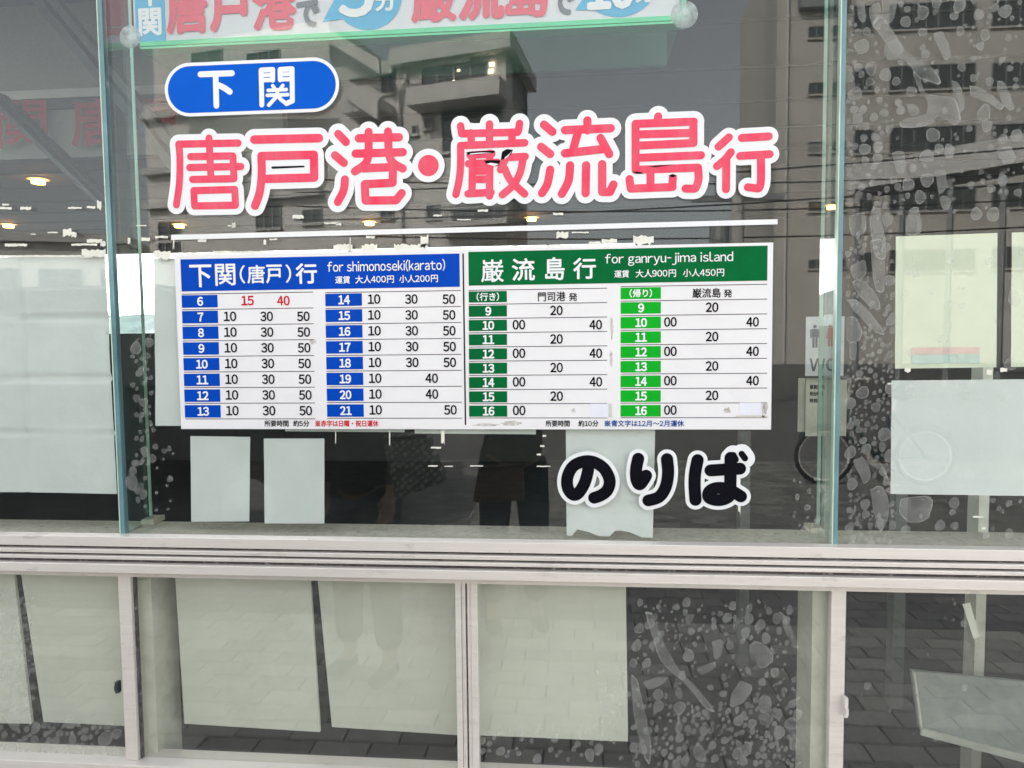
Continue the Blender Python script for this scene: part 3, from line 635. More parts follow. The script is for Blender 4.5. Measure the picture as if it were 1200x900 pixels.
for px in (230, 700):
    q = P(px, 0, YS+.1); MB().box(q.x-.004, q.x+.004, YS+.096, YS+.104, sz1, ZC).build('hanger_rod', M['steeld'], sg)
cup = veil('frosted_plastic_disc', (.62, .68, .66), .55, .3, noise=60)
for (px, py, r_), lb in zip(((152, 43, 13), (802, 17, 15)), ('frosted round suction cup beside the left end of the hanging sign', 'frosted round suction cup beside the right end of the hanging sign')):
    c = P(px, py, .0105); k = r_*1.61/F; mb = MB(); prof = [(1.0, 0), (.98, .004), (.7, .008), (.35, .013), (.30, .022), (0.01, .024)]
    mb.tube([(c.x, c.y+h, c.z) for _, h in prof], [k*f for f, _ in prof], 28); t = mb.build('suction_cup', cup, smooth=True); tag(t, lb, 'suction cup', 'suction cups by the hanging sign')

# red ghost lettering on the pale panel inside
gh = thing('ghost_lettering', 'faded dull red characters on the pale panel at the upper left', 'lettering', P(100, 145, 2.98))
mgh = veil('faded_red', (.42, .03, .07), .62, .6)
YG = 1.16
for ch, x0, y0, x1, y1 in (('関', -4, 119, 54, 172), ('唐', 84, 115, 142, 170), ('戸', 165, 116, 208, 160)):
    text('character', ch, pr(x0, y0, x1, y1, YG), YG, mgh, gh, bold=.0045)
# WC notice and yellow poster
YW = .30
wc = thing('toilet_sign', 'white sheet with a dark man and red woman pictogram over big letters', 'sign', P(967, 440, YW))
rect('sheet', 944, 371, 989, 440.5, mat('dim_white_sheet', (.74, .75, .77), .7), YW, .001, wc)
mn = mat('slate_print', (.10, .10, .17), .6); wn = mat('coral_print', (.75, .06, .06), .6)
def pict(cx, top, s, m, skirt):
    Y = YW-.0016; mb = MB(); q = P(cx, top+2*s, Y); mb.disc((q.x, Y, q.z), 1.9*s*1.9/F, (0, -1, 0), .0003, 12)
    def B(x0, y0, x1, y1, k): a, b, c, d = pr(cx+x0*s, top+y0*s, cx+x1*s, top+y1*s, Y-.00002*k); mb.box(a, b, Y-.0003-.00002*k, Y-.00002*k, c, d)
    if not skirt: B(-3.3, 4.5, 3.3, 13, 1); B(-5, 5, -3.5, 14, 2); B(3.5, 5, 5, 14, 3)
    else:
        v = [P(cx+a*s, top+b*s, Y-.0001) for a, b in ((-2.6, 4.5), (2.6, 4.5), (5.2, 16), (-5.2, 16))]; mb.hexa(v, (0, -.0003, 0))
    B(-2.8, 13, -.3, 24, 4); B(.3, 13, 2.8, 24, 5); mb.build('pictogram', m, wc)
pict(955, 380.5, 1.12, mn, False); pict(973, 379, 1.12, wn, True)
text('letters', 'WC', pr(949, 420, 980, 435, YW-.0012), YW-.0012, mat('dark_letter', (.05, .06, .08), .6), wc, bold=.001)
po = thing('notice', 'dull yellowish notice under the toilet sign behind the right fin', 'notice', P(960, 509, YW+.02))
rect('sheet', 935, 443, 984, 506, mat('dull_cream_paper', (.52, .53, .42), .8), YW+.03, .001, po); rect('sheet', 944, 445, 992, 511, mat('dull_cream_paper2', (.60, .60, .48), .8), YW+.02, .001, po)
for k, s in enumerate(('業務案内', '待合所前', '時刻表')): text('print', s, pr(949, 451+k*8, 966-k*2, 456+k*8, YW+.0188), YW+.0188, M['ink'], po, bold=.0004)
q = P(972, 440, YW+.05)
tag(MB().box(q.x-.012, q.x+.012, YW+.035, YW+.06, .03, P(972, 368, YW).z).build('notice_stand', M['steelw']), 'slim pale post carrying the toilet sign and notice', 'post')

# ------------------------------------------------------------------ things behind the lower glass
def leaning(label, q, Ya, Yb, m='board', th=.008):
    """q: bottom-left, bottom-right, top-right, top-left pixels; foot at Ya, head at Yb"""
    W = [P(*q[0], Ya), P(*q[1], Ya), P(*q[2], Yb), P(*q[3], Yb)]
    return tag(MB().hexa(W, (0, th, 0)).build('leaning_board', M[m]), label, 'board', 'pale boards leaning inside the lower glass')
leaning('pale board behind the lower glass beside the left cream column', [(216, 848), (375, 858), (362, 655), (204, 655)], .075, .055)
leaning('pale board behind the lower glass left of the middle mullion', [(389, 852), (560, 863), (560, 655), (370, 655)], .085, .06)
leaning('pale board behind the lower glass right of the middle mullion', [(545, 861), (736, 869), (733, 655), (545, 655)], .070, .045)
leaning('pale board in the lower left pane right of the dark gap', [(51, 846), (175, 852), (175, 655), (22, 655)], .08, .05)
leaning('pale board cut off by the left edge of the picture', [(-120, 846), (37, 848), (14, 655), (-120, 655)], .08, .05)
rs = thing('tray_panel', 'tilted pale tray with a bright rim standing behind the lower right glass', 'tray', P(1140, 870, .35))
tq = [P(1078, 853, .30), P(1230, 892, .30), P(1230, 802, .42), P(1068, 786, .42)]
MB().hexa(tq, (0, .012, 0)).build('tray', mat('tray_grey', (.36, .38, .36), .6), rs)
def strip(a, b, wd, Y0, Y1, nm, m):
    A_, B_ = P(*a, Y0), P(*b, Y1); d = (B_-A_).normalized(); n = Vector((-d.z, 0, d.x))*wd
    MB().hexa([A_-n, B_-n, B_+n, A_+n], (0, -.008, 0)).build(nm, m, rs)
strip((1070, 786), (1079, 855), .004, .412, .29, 'rim', M['board']); strip((1079, 856), (1230, 896), .009, .29, .29, 'rim', M['board'])
tag(MB().hexa([P(1141, 749, .03), P(1148, 746, .03), P(1137, 706, .03), P(1128, 708, .03)], (0, .001, 0)).build('tape_strip', M['board']), 'short strip of pale tape stuck askew high on the lower right glass', 'tape')
for px in (971, 541):
    pass
lk = thing('sash_lock', 'small metal latch on the right mullion near the bottom', 'latch', P(991, 825, -.02))
a, b, c, d = pr(988.5, 817, 993, 840, -.03); MB().box(a, b, -.036, -.022, c, d).build('latch', M['alu'], lk, bevel=.001); MB().box(a+.001, b-.001, -.041, -.0365, c+.008, c+.022).build('knob', M['alu'], lk)
l2 = thing('sash_lock', 'small dark latch on the inner side of the left mullion', 'latch', P(141, 805, -.02))
a, b, c, d = pr(138, 797, 142, 810, 0); MB().box(a, b, -.012, .001, c, d).build('latch', M['steeld'], l2, bevel=.001); MB().box(a+.001, b-.001, -.016, -.0125, c+.008, d-.008).build('knob', M['steeld'], l2)

# ================================================================== the street side, seen mirrored in the glass
def V(px, dep, py=400):
    """street point whose mirror image in the glass shows at pixel px,py when it is dep metres (eye to glass to point)"""
    p = P(px, py, dep-1.6); return Vector((p.x, -p.y, p.z))
class Face:
    """vertical facade between two street points"""
    def __init__(s, a, b):
        s.A = V(*a); s.B = V(*b); s.A.z = s.B.z = 0; s.t = (s.B-s.A); s.L = s.t.length; s.t.normalize(); n = Vector((-s.t.y, s.t.x, 0))
        s.n = n if n.dot(Vector((0, 0, 0))-s.A) > 0 else -n
    def at(s, px, py):
        """(along, height) of the facade point mirrored at pixel px,py"""
        d = P(px, py, 5)-EYE; d = Vector((d.x, -d.y, d.z)); E_ = Vector((0, 1.6, EYE.z))   # the mirror eye
        den = d.x*s.n.x+d.y*s.n.y; k = ((s.A.x-E_.x)*s.n.x+(s.A.y-E_.y)*s.n.y)/den; p = E_+d*k
        return ((p-s.A).dot(s.t), p.z)
    def pt(s, a, z, o): q = s.A+s.t*a+s.n*o; return Vector((q.x, q.y, z))
    def box(s, a0, a1, z0, z1, o0, o1, mb=None):
        mb = mb or MB(); mb.hexa([s.pt(a0, z0, o0), s.pt(a1, z0, o0), s.pt(a1, z1, o0), s.pt(a0, z1, o0)], s.n*(o1-o0)); return mb
    def px(s, x0, y0, x1, y1):
        a0, _ = s.at(x0, (y0+y1)/2); a1, _ = s.at(x1, (y0+y1)/2); _, z1 = s.at((x0+x1)/2, y0); _, z0 = s.at((x0+x1)/2, y1); return a0, a1, z0, z1
mwall = mat('apartment_plaster', (.70, .68, .64), .85, 0, .08, .6, .15, stretch=(1, 1, .25)); mtrim = mat('apartment_trim', (.62, .61, .58), .8, 0, .06, 1)
moff = mat('brown_rendered_wall', (.56, .53, .48), .85, 0, .07, .5, .1); mwf = mat('window_frame_metal', (.30, .31, .31), .5, .3, .1, 3)
mgl = bpy.data.materials.new('dark_street_window'); mgl.use_nodes = True
b_ = mgl.node_tree.nodes['Principled BSDF']; b_.inputs['Base Color'].default_value = (.075, .085, .085, 1); b_.inputs['Roughness'].default_value = .08
mcur = mat('window_curtain', (.40, .40, .37), .8, 0, .3, 2, stretch=(3, 3, .1))
def window(f, rect_, par, mull_=0, o=0.0, tr=0, name='window', curtain=False):
    a0, a1, z0, z1 = rect_; e = .05; fr = MB()
    for q in ((a0, a1, z0, z0+e), (a0, a1, z1-e, z1), (a0, a0+e, z0+e, z1-e), (a1-e, a1, z0+e, z1-e)): f.box(*q, o+.002, o+.07, fr)
    w_ = fr.build(name, mwf, par)
    f.box(a0+e, a1-e, z0+e, z1-e, o+.003, o+.02).build('pane', mcur if curtain else mgl, w_)
    for k in range(mull_):
        a = a0+(a1-a0)*(k+1)/(mull_+1); f.box(a-.03, a+.03, z0+e, z1-e, o+.021, o+.06).build('glazing_bar', mwf, w_)
    f.box(a0-.05, a1+.05, z0-.08, z0-.002, o+.002, o+.13).build('sill', mtrim if par.name.startswith('apart') else moff, w_)
    return w_
# apartment building
f1 = Face((385, 28.9), (596, 27.0)); f2 = Face((596, 27.0), (619, 31.0)); f0 = Face((180, 31.0), (385, 28.9))
H1 = f1.at(596, 60)[1]
ap = thing('apartment_building', 'grey apartment block with projecting top floor and balconies mirrored in the glass', 'building', f1.A)
A_, C_, E_ = f1.A, f1.B, f2.B; L0 = f0.A; back = Vector((2.0, -14, 0))
foot = [L0, A_, C_, E_, E_+Vector((-1, -9, 0)), L0+Vector((0, -12, 0))]
mb = MB(); n = len(foot); mb.add([(p.x, p.y, 0) for p in foot]+[(p.x, p.y, H1) for p in foot], [tuple(range(n))[::-1], tuple(range(n, 2*n))]+[(i, (i+1) % n, n+(i+1) % n, n+i) for i in range(n)])
mb.build('wall', mwall, ap)
f1.box(f1.at(463, 60)[0], f1.L+.35, H1-.05, H1+.55, -.3, .5).build('eave', mtrim, ap); f2.box(.002-.0, f2.L+.4, H1-.04, H1+.52, -.3, .38).build('eave', mtrim, ap)
f1.box(0, f1.at(462, 60)[0], H1-.25, H1+.25, -.3, .25).build('eave', mtrim, ap)
f0.box(0, f0.L, H1-.3, H1+2.6, -5, -.6).build('stair_head', mwall, ap)
f1.box(*f1.px(497, 63, 553, 77), .05, .22).build('sign_band', mat('pale_signboard', (.7, .7, .68), .6), ap)
window(f1, f1.px(494, 78, 572, 110), ap, 3)
lampm = emit('room_lamp', (1, .8, .5), 9)
for q in ((577, 76), (576, 84), (538, 83), (532, 96)):
    a, z = f1.at(*q); k = .10 if q[0] > 570 else .05
    f1.box(a-k, a+k, z-k*.7, z+k*.7, .03, .09).build('window_lamp', lampm, ap)
a0, a1, z0, z1 = f1.px(492, 107, 594, 123)
bal = f1.box(a0, f1.L+.15, z0, z1, 1.0, 1.14).build('balcony', mwall, ap); f1.box(a0, f1.L+.15, z0-.15, z0-.002, .002, 1.15).build('floor_slab', mtrim, bal)
for a in (a0, f1.L+.03): f1.box(a, a+.12, z0, z1-.01, .002, .999).build('side_panel', mwall, bal)
window(f1, f1.px(518, 128, 590, 176), ap, 2, name='window'); window(f1, f1.px(483, 98, 491, 110), ap); window(f1, f1.px(497, 139, 508, 151), ap); window(f1, f1.px(483, 147, 490, 158), ap)
window(f1, f1.px(395, 84, 402, 100), ap); window(f1, f1.px(447, 82, 463, 110), ap, 1); window(f1, f1.px(497, 195, 508, 208), ap)
window(f1, f1.px(446, 243, 462, 256), ap, 1); window(f1, f1.px(500, 240, 516, 256), ap); window(f1, f1.px(530, 178, 592, 200), ap, 2); window(f1, f1.px(530, 243, 592, 268), ap, 4)
rl = MB(); ra0, ra1, rz0, rz1 = f1.px(520, 246, 604, 262)
for k in range(26): a = ra0+(ra1-ra0)*k/25; f1.box(a-.015, a+.015, rz0, rz1, .9, .93, rl)
f1.box(ra0, ra1, rz1, rz1+.05, .88, .95, rl); rlo = rl.build('railing', mwf, ap); tag(rlo, kind='stuff')
f1.box(ra0, ra1, rz0-.2, rz0-.002, .002, .96).build('floor_slab', mtrim, ap)
a, _ = f1.at(470, 150); MB().tube([f1.pt(a, .1, .12), f1.pt(a, H1-1.0, .12), f1.pt(a+.3, H1-.6, .12), f1.pt(a+.3, H1-.3, .12)], .06, 8).build('downpipe', mtrim, ap)
# stair flights with solid parapets
def flight(f, p0, p1, th, o):
    a0, z0 = f.at(*p0); a1, z1 = f.at(*p1)
    return MB().hexa([f.pt(a0, z0, o), f.pt(a1, z1, o), f.pt(a1, z1+th, o), f.pt(a0, z0+th, o)], f.n*.15).build('stair_parapet', mwall, ap)
flight(f1, (397, 108), (463, 152), .75, 1.2); flight(f1, (400, 60), (462, 98), .5, 1.0); flight(f0, (210, 130), (385, 128), .6, 1.2)
f1.box(*f1.px(420, 128, 463, 140), .002, 1.19).build('landing', mtrim, ap)
for k, q in enumerate(((345, 84, 378, 112), (290, 60, 330, 108), (355, 245, 378, 262), (300, 240, 330, 268), (395, 243, 425, 262), (395, 270, 425, 290), (225, 60, 262, 104), (336, 150, 378, 176))): window(f0, f0.px(*q) if q[2] < 385 else f1.px(*q), ap, 1+k % 2)
for py in (122, 190, 232): a0, a1, z0, z1 = f0.px(200, py, 384, py+5); f0.box(0, f0.L-.05, z0, z0+.28, .002, .35).build('floor_slab', mtrim, ap)
window(f2, f2.px(600, 83, 616, 130), ap, 4); window(f2, f2.px(600, 150, 616, 190), ap, 4); window(f2, f2.px(600, 240, 615, 262), ap, 3)
# office building
g1 = Face((906, 40.0), (1330, 40.0)); g0 = Face((893, 47.0), (906, 40.0)); HO = 24.0
of = thing('office_building', 'tall brown office block with long rows of dark windows mirrored behind the right panes', 'building', g1.A)
foot = [g1.A, g1.B, g1.B+Vector((0, -14, 0)), g0.A+Vector((0, -7, 0)), g0.A]; n = len(foot)
MB().add([(p.x, p.y, 0) for p in foot]+[(p.x, p.y, HO) for p in foot], [tuple(range(n))[::-1], tuple(range(n, 2*n))]+[(i, (i+1) % n, n+(i+1) % n, n+i) for i in range(n)]).build('wall', moff, of)
g1.box(0, g1.L, HO, HO+.5, -.4, .3).build('parapet', moff, of)
rows = ((3, 36, 31, 45), (76, 107, 97, 111), (148, 180, 166, 179), (219, 249, 236, 248), (292, 320, 304, 315))
for k, (ya, yb, yc, yd) in enumerate(rows):
    window(g1, g1.px(947, yc, 966, yd), of, 1, curtain=(k == 2)); window(g1, g1.px(975, yc-1, 991, yd-1), of, 0)
    window(g1, g1.px(1000, ya+4, 1023, yb), of, 1)
    window(g1, g1.px(1042, ya, 1143, yb-2), of, 6, curtain=(k == 0 and False)); window(g1, g1.px(1162, ya-4, 1262, yb-6), of, 5)
a, _ = g1.at(922, 100); MB().tube([g1.pt(a, .1, .1), g1.pt(a, HO-.1, .1)], .07, 8).build('downpipe', mtrim, of)
a, _ = g1.at(1035, 100); g1.box(a-.04, a+.04, .1, HO-.1, .01, .05).build('wall_joint', mtrim, of)
g1.box(*g1.px(935, -20, 990, 12), .05, .5).build('wall_box', mwf, of)
# pale arcade roof in front of the office
h1 = Face((988, 24.0), (1330, 19.0)); aa, _ = h1.at(990, 200); ar = thing('arcade_roof', 'pale sloping arcade roof crossing the mirrored office front on the right', 'roof', h1.A)
zc0 = h1.at(1000, 222)[1]; h1.box(0, h1.L, zc0, zc0+.75, -.1, 0).build('fascia', mtrim, ar); h1.box(0, h1.L, zc0+.1, zc0+.2, -2.4, -.101).build('roof_sheet', mwf, ar)
for k in range(6): a = .3+k*(h1.L-.6)/5; h1.box(a-.07, a+.07, .012, zc0-.002, -.3, -.16).build('post', mwf, ar)
# low shops left and between
lo = Face((-500, 26.0), (150, 33.0)); lw_ = thing('low_building', 'low dark fronted building mirrored at the far left of the glass', 'building', lo.A)
lo.box(0, lo.L, 0, 6.2, -8, 0).build('wall', mwall, lw_); lo.box(-.2, lo.L+.2, 6.2, 6.6, -8.2, .3).build('roof', mtrim, lw_)
for k in range(9): window(lo, (1.2+k*2.6, 3.0+k*2.6, 3.6, 5.0), lw_, 1)
mid = Face((640, 60.0), (900, 60.0)); mw_ = thing('warehouse', 'long low grey warehouse mirrored far off between the two tall blocks', 'building', mid.A)
mid.box(0, mid.L, 0, 6.5, -10, 0).build('wall', mwall, mw_); mid.box(-.3, mid.L+.3, 6.5, 7.0, -10.2, .4).build('roof', mwf, mw_)
for k in range(6): window(mid, (1+k*3.0, 3.2+k*3.0, 2.0, 4.2), mw_, 1)
# utility pole with lines
up = thing('utility_pole', 'pale concrete utility pole with crossarm mirrored left of the office block', 'pole', V(863, 15))
b0 = V(863, 15); up_m = mat('pale_concrete', (.52, .50, .46), .8, 0, .1, 8)
MB().tube([(b0.x, b0.y, .012), (b0.x, b0.y, 4.6)], [.17, .12], 14).build('shaft', up_m, up)
MB().box(b0.x-.9, b0.x+.9, b0.y-.05, b0.y+.05, 4.2, 4.32).build('crossarm', mwf, up)
MB().disc((b0.x-.35, b0.y, 3.2), .20, (0, 0, 1), .6, 14).build('transformer', mwf, up)
for k in range(5):
    pts = []; z = 4.9-.3*k; 
    for j in range(13):
        s = j/12; pts.append((b0.x-9+26*s, b0.y+.1*k+(4 if k % 2 else -3)*s, z+.9*s-2.0*s*(1-s)))
    tag(MB().tube(pts, .016, 6).build('overhead_wire', M['gasket']), ('topmost', 'second from the top', 'middle', 'second from the bottom', 'lowest')[k]+' of five dark overhead wires mirrored on the right', 'wire', 'overhead wires mirrored on the right')
# ------------------------------------------------------------------ dark van added to darken the reflection on the left
vn = Vector((V(75, 4.75).x, V(75, 4.75).y, .06)); van = thing('added_dark_van', 'added dark van that darkens the mirror image under the left papers', 'van', vn)
mvan = mat('black_navy_paint', (.008, .010, .014), .3, 0, .1, 4, spec=.25); cx, vy = vn.x, vn.y
prof = [(-2.15, .16), (1.9, .16), (1.98, .42), (1.98, .95), (1.5, 1.12), (.95, 1.78), (.7, 1.86), (-1.95, 1.86), (-2.12, 1.7), (-2.18, .9)]
n = len(prof); mb = MB()
for yy, kk in ((vy, 1.0), (vy-.12, 1.0), (vy-1.58, 1.0), (vy-1.7, 1.0)): mb.v += [(cx+a, yy, .06+b-(.0 if b < 1.2 else .02)) for a, b in prof]
for r_ in range(3): mb.f += [(r_*n+i, r_*n+(i+1) % n, (r_+1)*n+(i+1) % n, (r_+1)*n+i) for i in range(n)]
mb.f += [tuple(range(n))[::-1], tuple(range(3*n, 4*n))]; mb.mi = [0]*len(mb.f); mb.build('body', mvan, van, bevel=.03)
for a0, a1, b0_, b1_, a2, a3 in ((.22, 1.25, 1.15, 1.66, .22, .85), (-.85, .12, 1.15, 1.66, -.85, .12), (-2.0, -.95, 1.15, 1.66, -1.95, -.95)):
    MB().hexa([(cx+a0, vy+.001, .06+b0_), (cx+a1, vy+.001, .06+b0_), (cx+a3, vy+.001, .06+b1_), (cx+a2, vy+.001, .06+b1_)], (0, .012, 0)).build('side_window', mgl, van)
for a in (-1.4, 1.3):
    for yy in (vy+.02, vy-1.5):
        w_ = MB().disc((cx+a, yy-.2, .06+.32), .32, (0, 1, 0), .2, 24).build('wheel', M['gasket'], van); MB().disc((cx+a, yy+.001, .06+.32), .19, (0, 1, 0), .01, 16).build('rim', mwf, w_)
for a in (.15, -.9): MB().box(cx+a-.004, cx+a+.004, vy+.001, vy+.004, .45, 1.75).build('door_seam', M['gasket'], van)
for a in (.35, -.7): MB().box(cx+a, cx+a+.16, vy+.001, vy+.03, 1.03, 1.06).build('door_handle', M['gasket'], van)
MB().box(cx+1.86, cx+1.99, vy-.35, vy-.02, .70, .85).build('headlight', mtrim, van); MB().box(cx-2.19, cx-2.1, vy-.2, vy-.02, .9, 1.25).build('tail_light', M['redink'], van)

# ------------------------------------------------------------------ bicycle
bk = V(1028, 7.2); bc = thing('bicycle', 'dark small wheeled bicycle parked on the paving, mirrored behind the right joint', 'bicycle', (bk.x, bk.y, .06))
by = bk.y; xw = [V(968, 7.2).x, V(1088, 7.2).x]; zr = .06; RW = .262
mbk = mat('bicycle_paint', (.03, .07, .08), .3, .3, .1, 5); mtyre = mat('tyre_rubber', (.012, .012, .013), .8)
for x in xw:
    t_ = [(x+RW*math.cos(2*math.pi*j/36), by, zr+RW+.02+RW*math.sin(2*math.pi*j/36)) for j in range(37)]
    w_ = MB().tube(t_, .021, 8, cap=False).build('wheel', mtyre, bc, smooth=True)
    MB().tube([(x+(RW-.026)*math.cos(2*math.pi*j/36), by, zr+RW+.02+(RW-.026)*math.sin(2*math.pi*j/36)) for j in range(37)], .009, 6, cap=False).build('rim', M['alu'], w_)
    for j in range(14):
        a = 2*math.pi*j/14; MB().tube([(x, by, zr+RW+.02), (x+(RW-.03)*math.cos(a), by, zr+RW+.02+(RW-.03)*math.sin(a))], .0018, 4).build('spoke', M['alu'], w_)
    MB().disc((x, by-.05, zr+RW+.02), .025, (0, 1, 0), .1, 12).build('hub', mbk, w_)
    fend = [(x+(RW+.04)*math.cos(a), by, zr+RW+.02+(RW+.04)*math.sin(a)) for a in [math.pi*(.05+.75*j/12) for j in range(13)]]
    MB().tube(fend, .012, 6).build('mudguard', mbk, bc)
hz = zr+RW+.02; bb = ((xw[0]+xw[1])/2+.02, by, hz-.02); hd = (xw[0]+.20, by, hz+.42); st = ((xw[0]+xw[1])/2+.16, by, hz+.42)
fm = MB().tube([hd, bb], .022).tube([bb, st], .018).tube([st, (xw[1], by, hz)], .011).tube([bb, (xw[1], by, hz)], .013).tube([(hd[0]+.01, by, hd[2]+.1), (xw[0], by, hz)], .015)
fm.build('frame', mbk, bc, smooth=True)
MB().tube([(hd[0]+.01, by, hd[2]+.08), (hd[0]+.04, by, hd[2]+.32)], .014).tube([(hd[0]+.12, by-.27, hd[2]+.34), (hd[0]+.02, by-.16, hd[2]+.33), (hd[0]+.04, by, hd[2]+.32), (hd[0]+.02, by+.16, hd[2]+.33), (hd[0]+.12, by+.27, hd[2]+.34)], .012).build('handlebar', M['alu'], bc)
sx = st[0]+.03; MB().tube([(st[0], by, st[2]), (sx, by, st[2]+.15)], .013).build('seat_post', M['alu'], bc)
MB().tube([(sx-.14, by, st[2]+.17), (sx-.04, by, st[2]+.18), (sx+.06, by, st[2]+.185), (sx+.12, by, st[2]+.18)], [.018, .04, .075, .05], 12).build('saddle', mtyre, bc, smooth=True)
MB().disc((bb[0], by-.03, bb[2]), .08, (0, 1, 0), .006, 20).build('chainring', M['alu'], bc)
for s_ in (-1, 1): MB().tube([(bb[0], by+s_*.05, bb[2]), (bb[0]+s_*.12, by+s_*.06, bb[2]-s_*.10)], .009).tube([(bb[0]+s_*.12, by+s_*.05, bb[2]-s_*.1), (bb[0]+s_*.12, by+s_*.15, bb[2]-s_*.1)], .014).build('pedal', M['gasket'], bc)
MB().tube([(bb[0]+.02, by+.02, bb[2]-.03), (bb[0]+.1, by+.12, .062)], .009).build('kickstand', M['alu'], bc)

# ------------------------------------------------------------------ two people in front of the glass
def skin_mesh(name, nodes, edges, m, parent, root=0, sub=2, skinref=None):
    me = bpy.data.meshes.new(name); me.from_pydata([n[:3] for n in nodes], edges, []); o = bpy.data.objects.new(name, me); COL.objects.link(o)
    sk = o.modifiers.new('skin', 'SKIN'); sk.use_smooth_shade = True
    for i, v in enumerate(me.skin_vertices[0].data):
        r = nodes[i][3]; v.radius = (r, nodes[i][4] if len(nodes[i]) > 4 else r); v.use_root = (i == root)
    s_ = o.modifiers.new('sub', 'SUBSURF'); s_.levels = s_.render_levels = sub
    bpy.context.view_layer.update(); me2 = bpy.data.meshes.new_from_object(o.evaluated_get(bpy.context.evaluated_depsgraph_get()))
    bpy.data.objects.remove(o); bpy.data.meshes.remove(me); me2.materials.clear(); me2.materials.append(m)
    me2.polygons.foreach_set('use_smooth', [True]*len(me2.polygons)); return link(name, me2, parent)
def person(label, x, y, h, rot, elbows, wrists, grips, cloth, trou, hairc, long_hair):
    """faces +Y (the glass) turned by rot; elbows and wrists as [left, right] points in body space; grips: direction the fingers point"""
    t = thing('person', label, 'person', (x, y, .06)); k = h/1.74; cr, sr = math.cos(rot), math.sin(rot)
    def W(p): a, b, c = p[0]*k, p[1]*k, p[2]*k; return (x+a*cr-b*sr, y+a*sr+b*cr, .06+c)
    N = []; Ed = []
    def nd(p, r, par=None, r2=None):
        N.append((*W(p), r*k, (r2 or r)*k)); 
        if par is not None: Ed.append((par, len(N)-1))
        return len(N)-1
    pel = nd((0, 0, .95), .105, None, .075); wa = nd((0, 0, 1.10), .095, pel, .07); ch = nd((0, 0, 1.28), .14, wa, .10); up_ = nd((0, -.01, 1.40), .11, ch, .08)
    nk = nd((0, -.005, 1.49), .052, up_); hb_ = nd((0, .012, 1.565), .068, nk, .075); hm = nd((0, .01, 1.64), .077, hb_, .092); nd((0, -.005, 1.705), .055, hm, .065)
    nd((0, .118, 1.60), .010, hb_)                                   # nose
    arms = []
    for i, s in enumerate((-1, 1)):
        sh = nd((s*.165, -.01, 1.39), .058, up_); el = nd(elbows[i], .040, sh); wr = nd(wrists[i], .026, el)
        g_ = Vector(grips[i]).normalized(); pw_ = Vector(wrists[i]); side = g_.cross(Vector((0, 0, 1))).normalized()*.9 if abs(g_.z) < .8 else Vector((1, 0, 0))
        pa = nd(tuple(pw_+g_*.06), .034, wr, .018); arms.append((sh, el, wr))
        for q in range(4):
            off = side*((q-1.5)*.021); L_ = (.070, .080, .076, .058)[q]; cu = Vector((0, 0, -.022)) if abs(g_.z) < .8 else Vector((0, .022, 0))
            a_ = nd(tuple(pw_+g_*.095+off), .0095, pa); b_2 = nd(tuple(pw_+g_*(.095+L_*.55)+off+cu*.4), .0085, a_); nd(tuple(pw_+g_*(.095+L_*.85)+off+cu*1.3), .0075, b_2)
        th_ = nd(tuple(pw_+g_*.045-side*s*.034), .011, pa); nd(tuple(pw_+g_*.085-side*s*.050+Vector((0, .01, 0))), .009, th_)
    for s in (-1, 1):
        hp = nd((s*.085, 0, .86), .088, pel); kn = nd((s*.105, .015, .49), .056, hp); an = nd((s*.115, -.01, .085), .036, kn); nd((s*.125, .06, .035), .034, an)
    body = skin_mesh('body', N, Ed, mat('skin', (.52, .33, .25), .55, 0, .06, 20), t)
    # clothes
    N = []; Ed = []
    pel = nd((0, 0, .84), .165, None, .135); wa = nd((0, 0, 1.0), .168, pel, .135); wa = nd((0, 0, 1.13), .158, wa, .128); ch = nd((0, 0, 1.28), .162, wa, .125); up_ = nd((0, -.01, 1.40), .13, ch, .10); nd((0, -.01, 1.46), .07, up_)
    for i, s in enumerate((-1, 1)):
        sh = nd((s*.17, -.01, 1.39), .078, up_); el = nd(elbows[i], .058, sh); nd(tuple(Vector(elbows[i]).lerp(Vector(wrists[i]), 1.0)), .042, el)
    skin_mesh('jacket', N, Ed, cloth, t)
    N = []; Ed = []
    pel = nd((0, 0, .97), .145, None, .115)
    for s in (-1, 1):
        hp = nd((s*.09, 0, .84), .108, pel); kn = nd((s*.108, .015, .49), .080, hp); nd((s*.117, -.005, .12), .068, kn)
    skin_mesh('trousers', N, Ed, trou, t)
    for s in (-1, 1):
        N = []; Ed = []; a_ = nd((s*.118, -.04, .04), .046, None, .04); b_3 = nd((s*.122, .06, .035), .045, a_, .035); nd((s*.126, .15, .03), .038, b_3, .028)
        skin_mesh('shoe', N, Ed, M['gasket'], t)
    N = []; Ed = []; a_ = nd((0, -.028, 1.70), .088, None, .092); b_3 = nd((0, -.050, 1.62), .085, a_, .075); nd((0, -.055, 1.52 if not long_hair else 1.40), .06, b_3, .04)
    skin_mesh('hair', N, Ed, mat('hair', hairc, .5, 0, .3, 40), t)
    for s in (-1, 1):
        c_ = Vector(W((s*.031, .083, 1.635))); MB().tube([c_+Vector((0, -.008, 0)), c_, c_+Vector((0, .004, 0))], [.010, .009, .003], 10).build('eye', M['ink'], t)
        c_ = Vector(W((s*.080, .0, 1.62))); MB().tube([c_+Vector((0, 0, -.028)), c_, c_+Vector((0, 0, .028))], [.006, .014, .008], 8).build('ear', bpy.data.materials['skin'], t)
    c_ = Vector(W((0, .085, 1.560))); MB().tube([c_+Vector((-.022, -.004, 0)), c_, c_+Vector((.022, -.004, 0))], [.002, .006, .002], 8).build('mouth', mat('lips', (.40, .16, .14), .5), t)
    return t
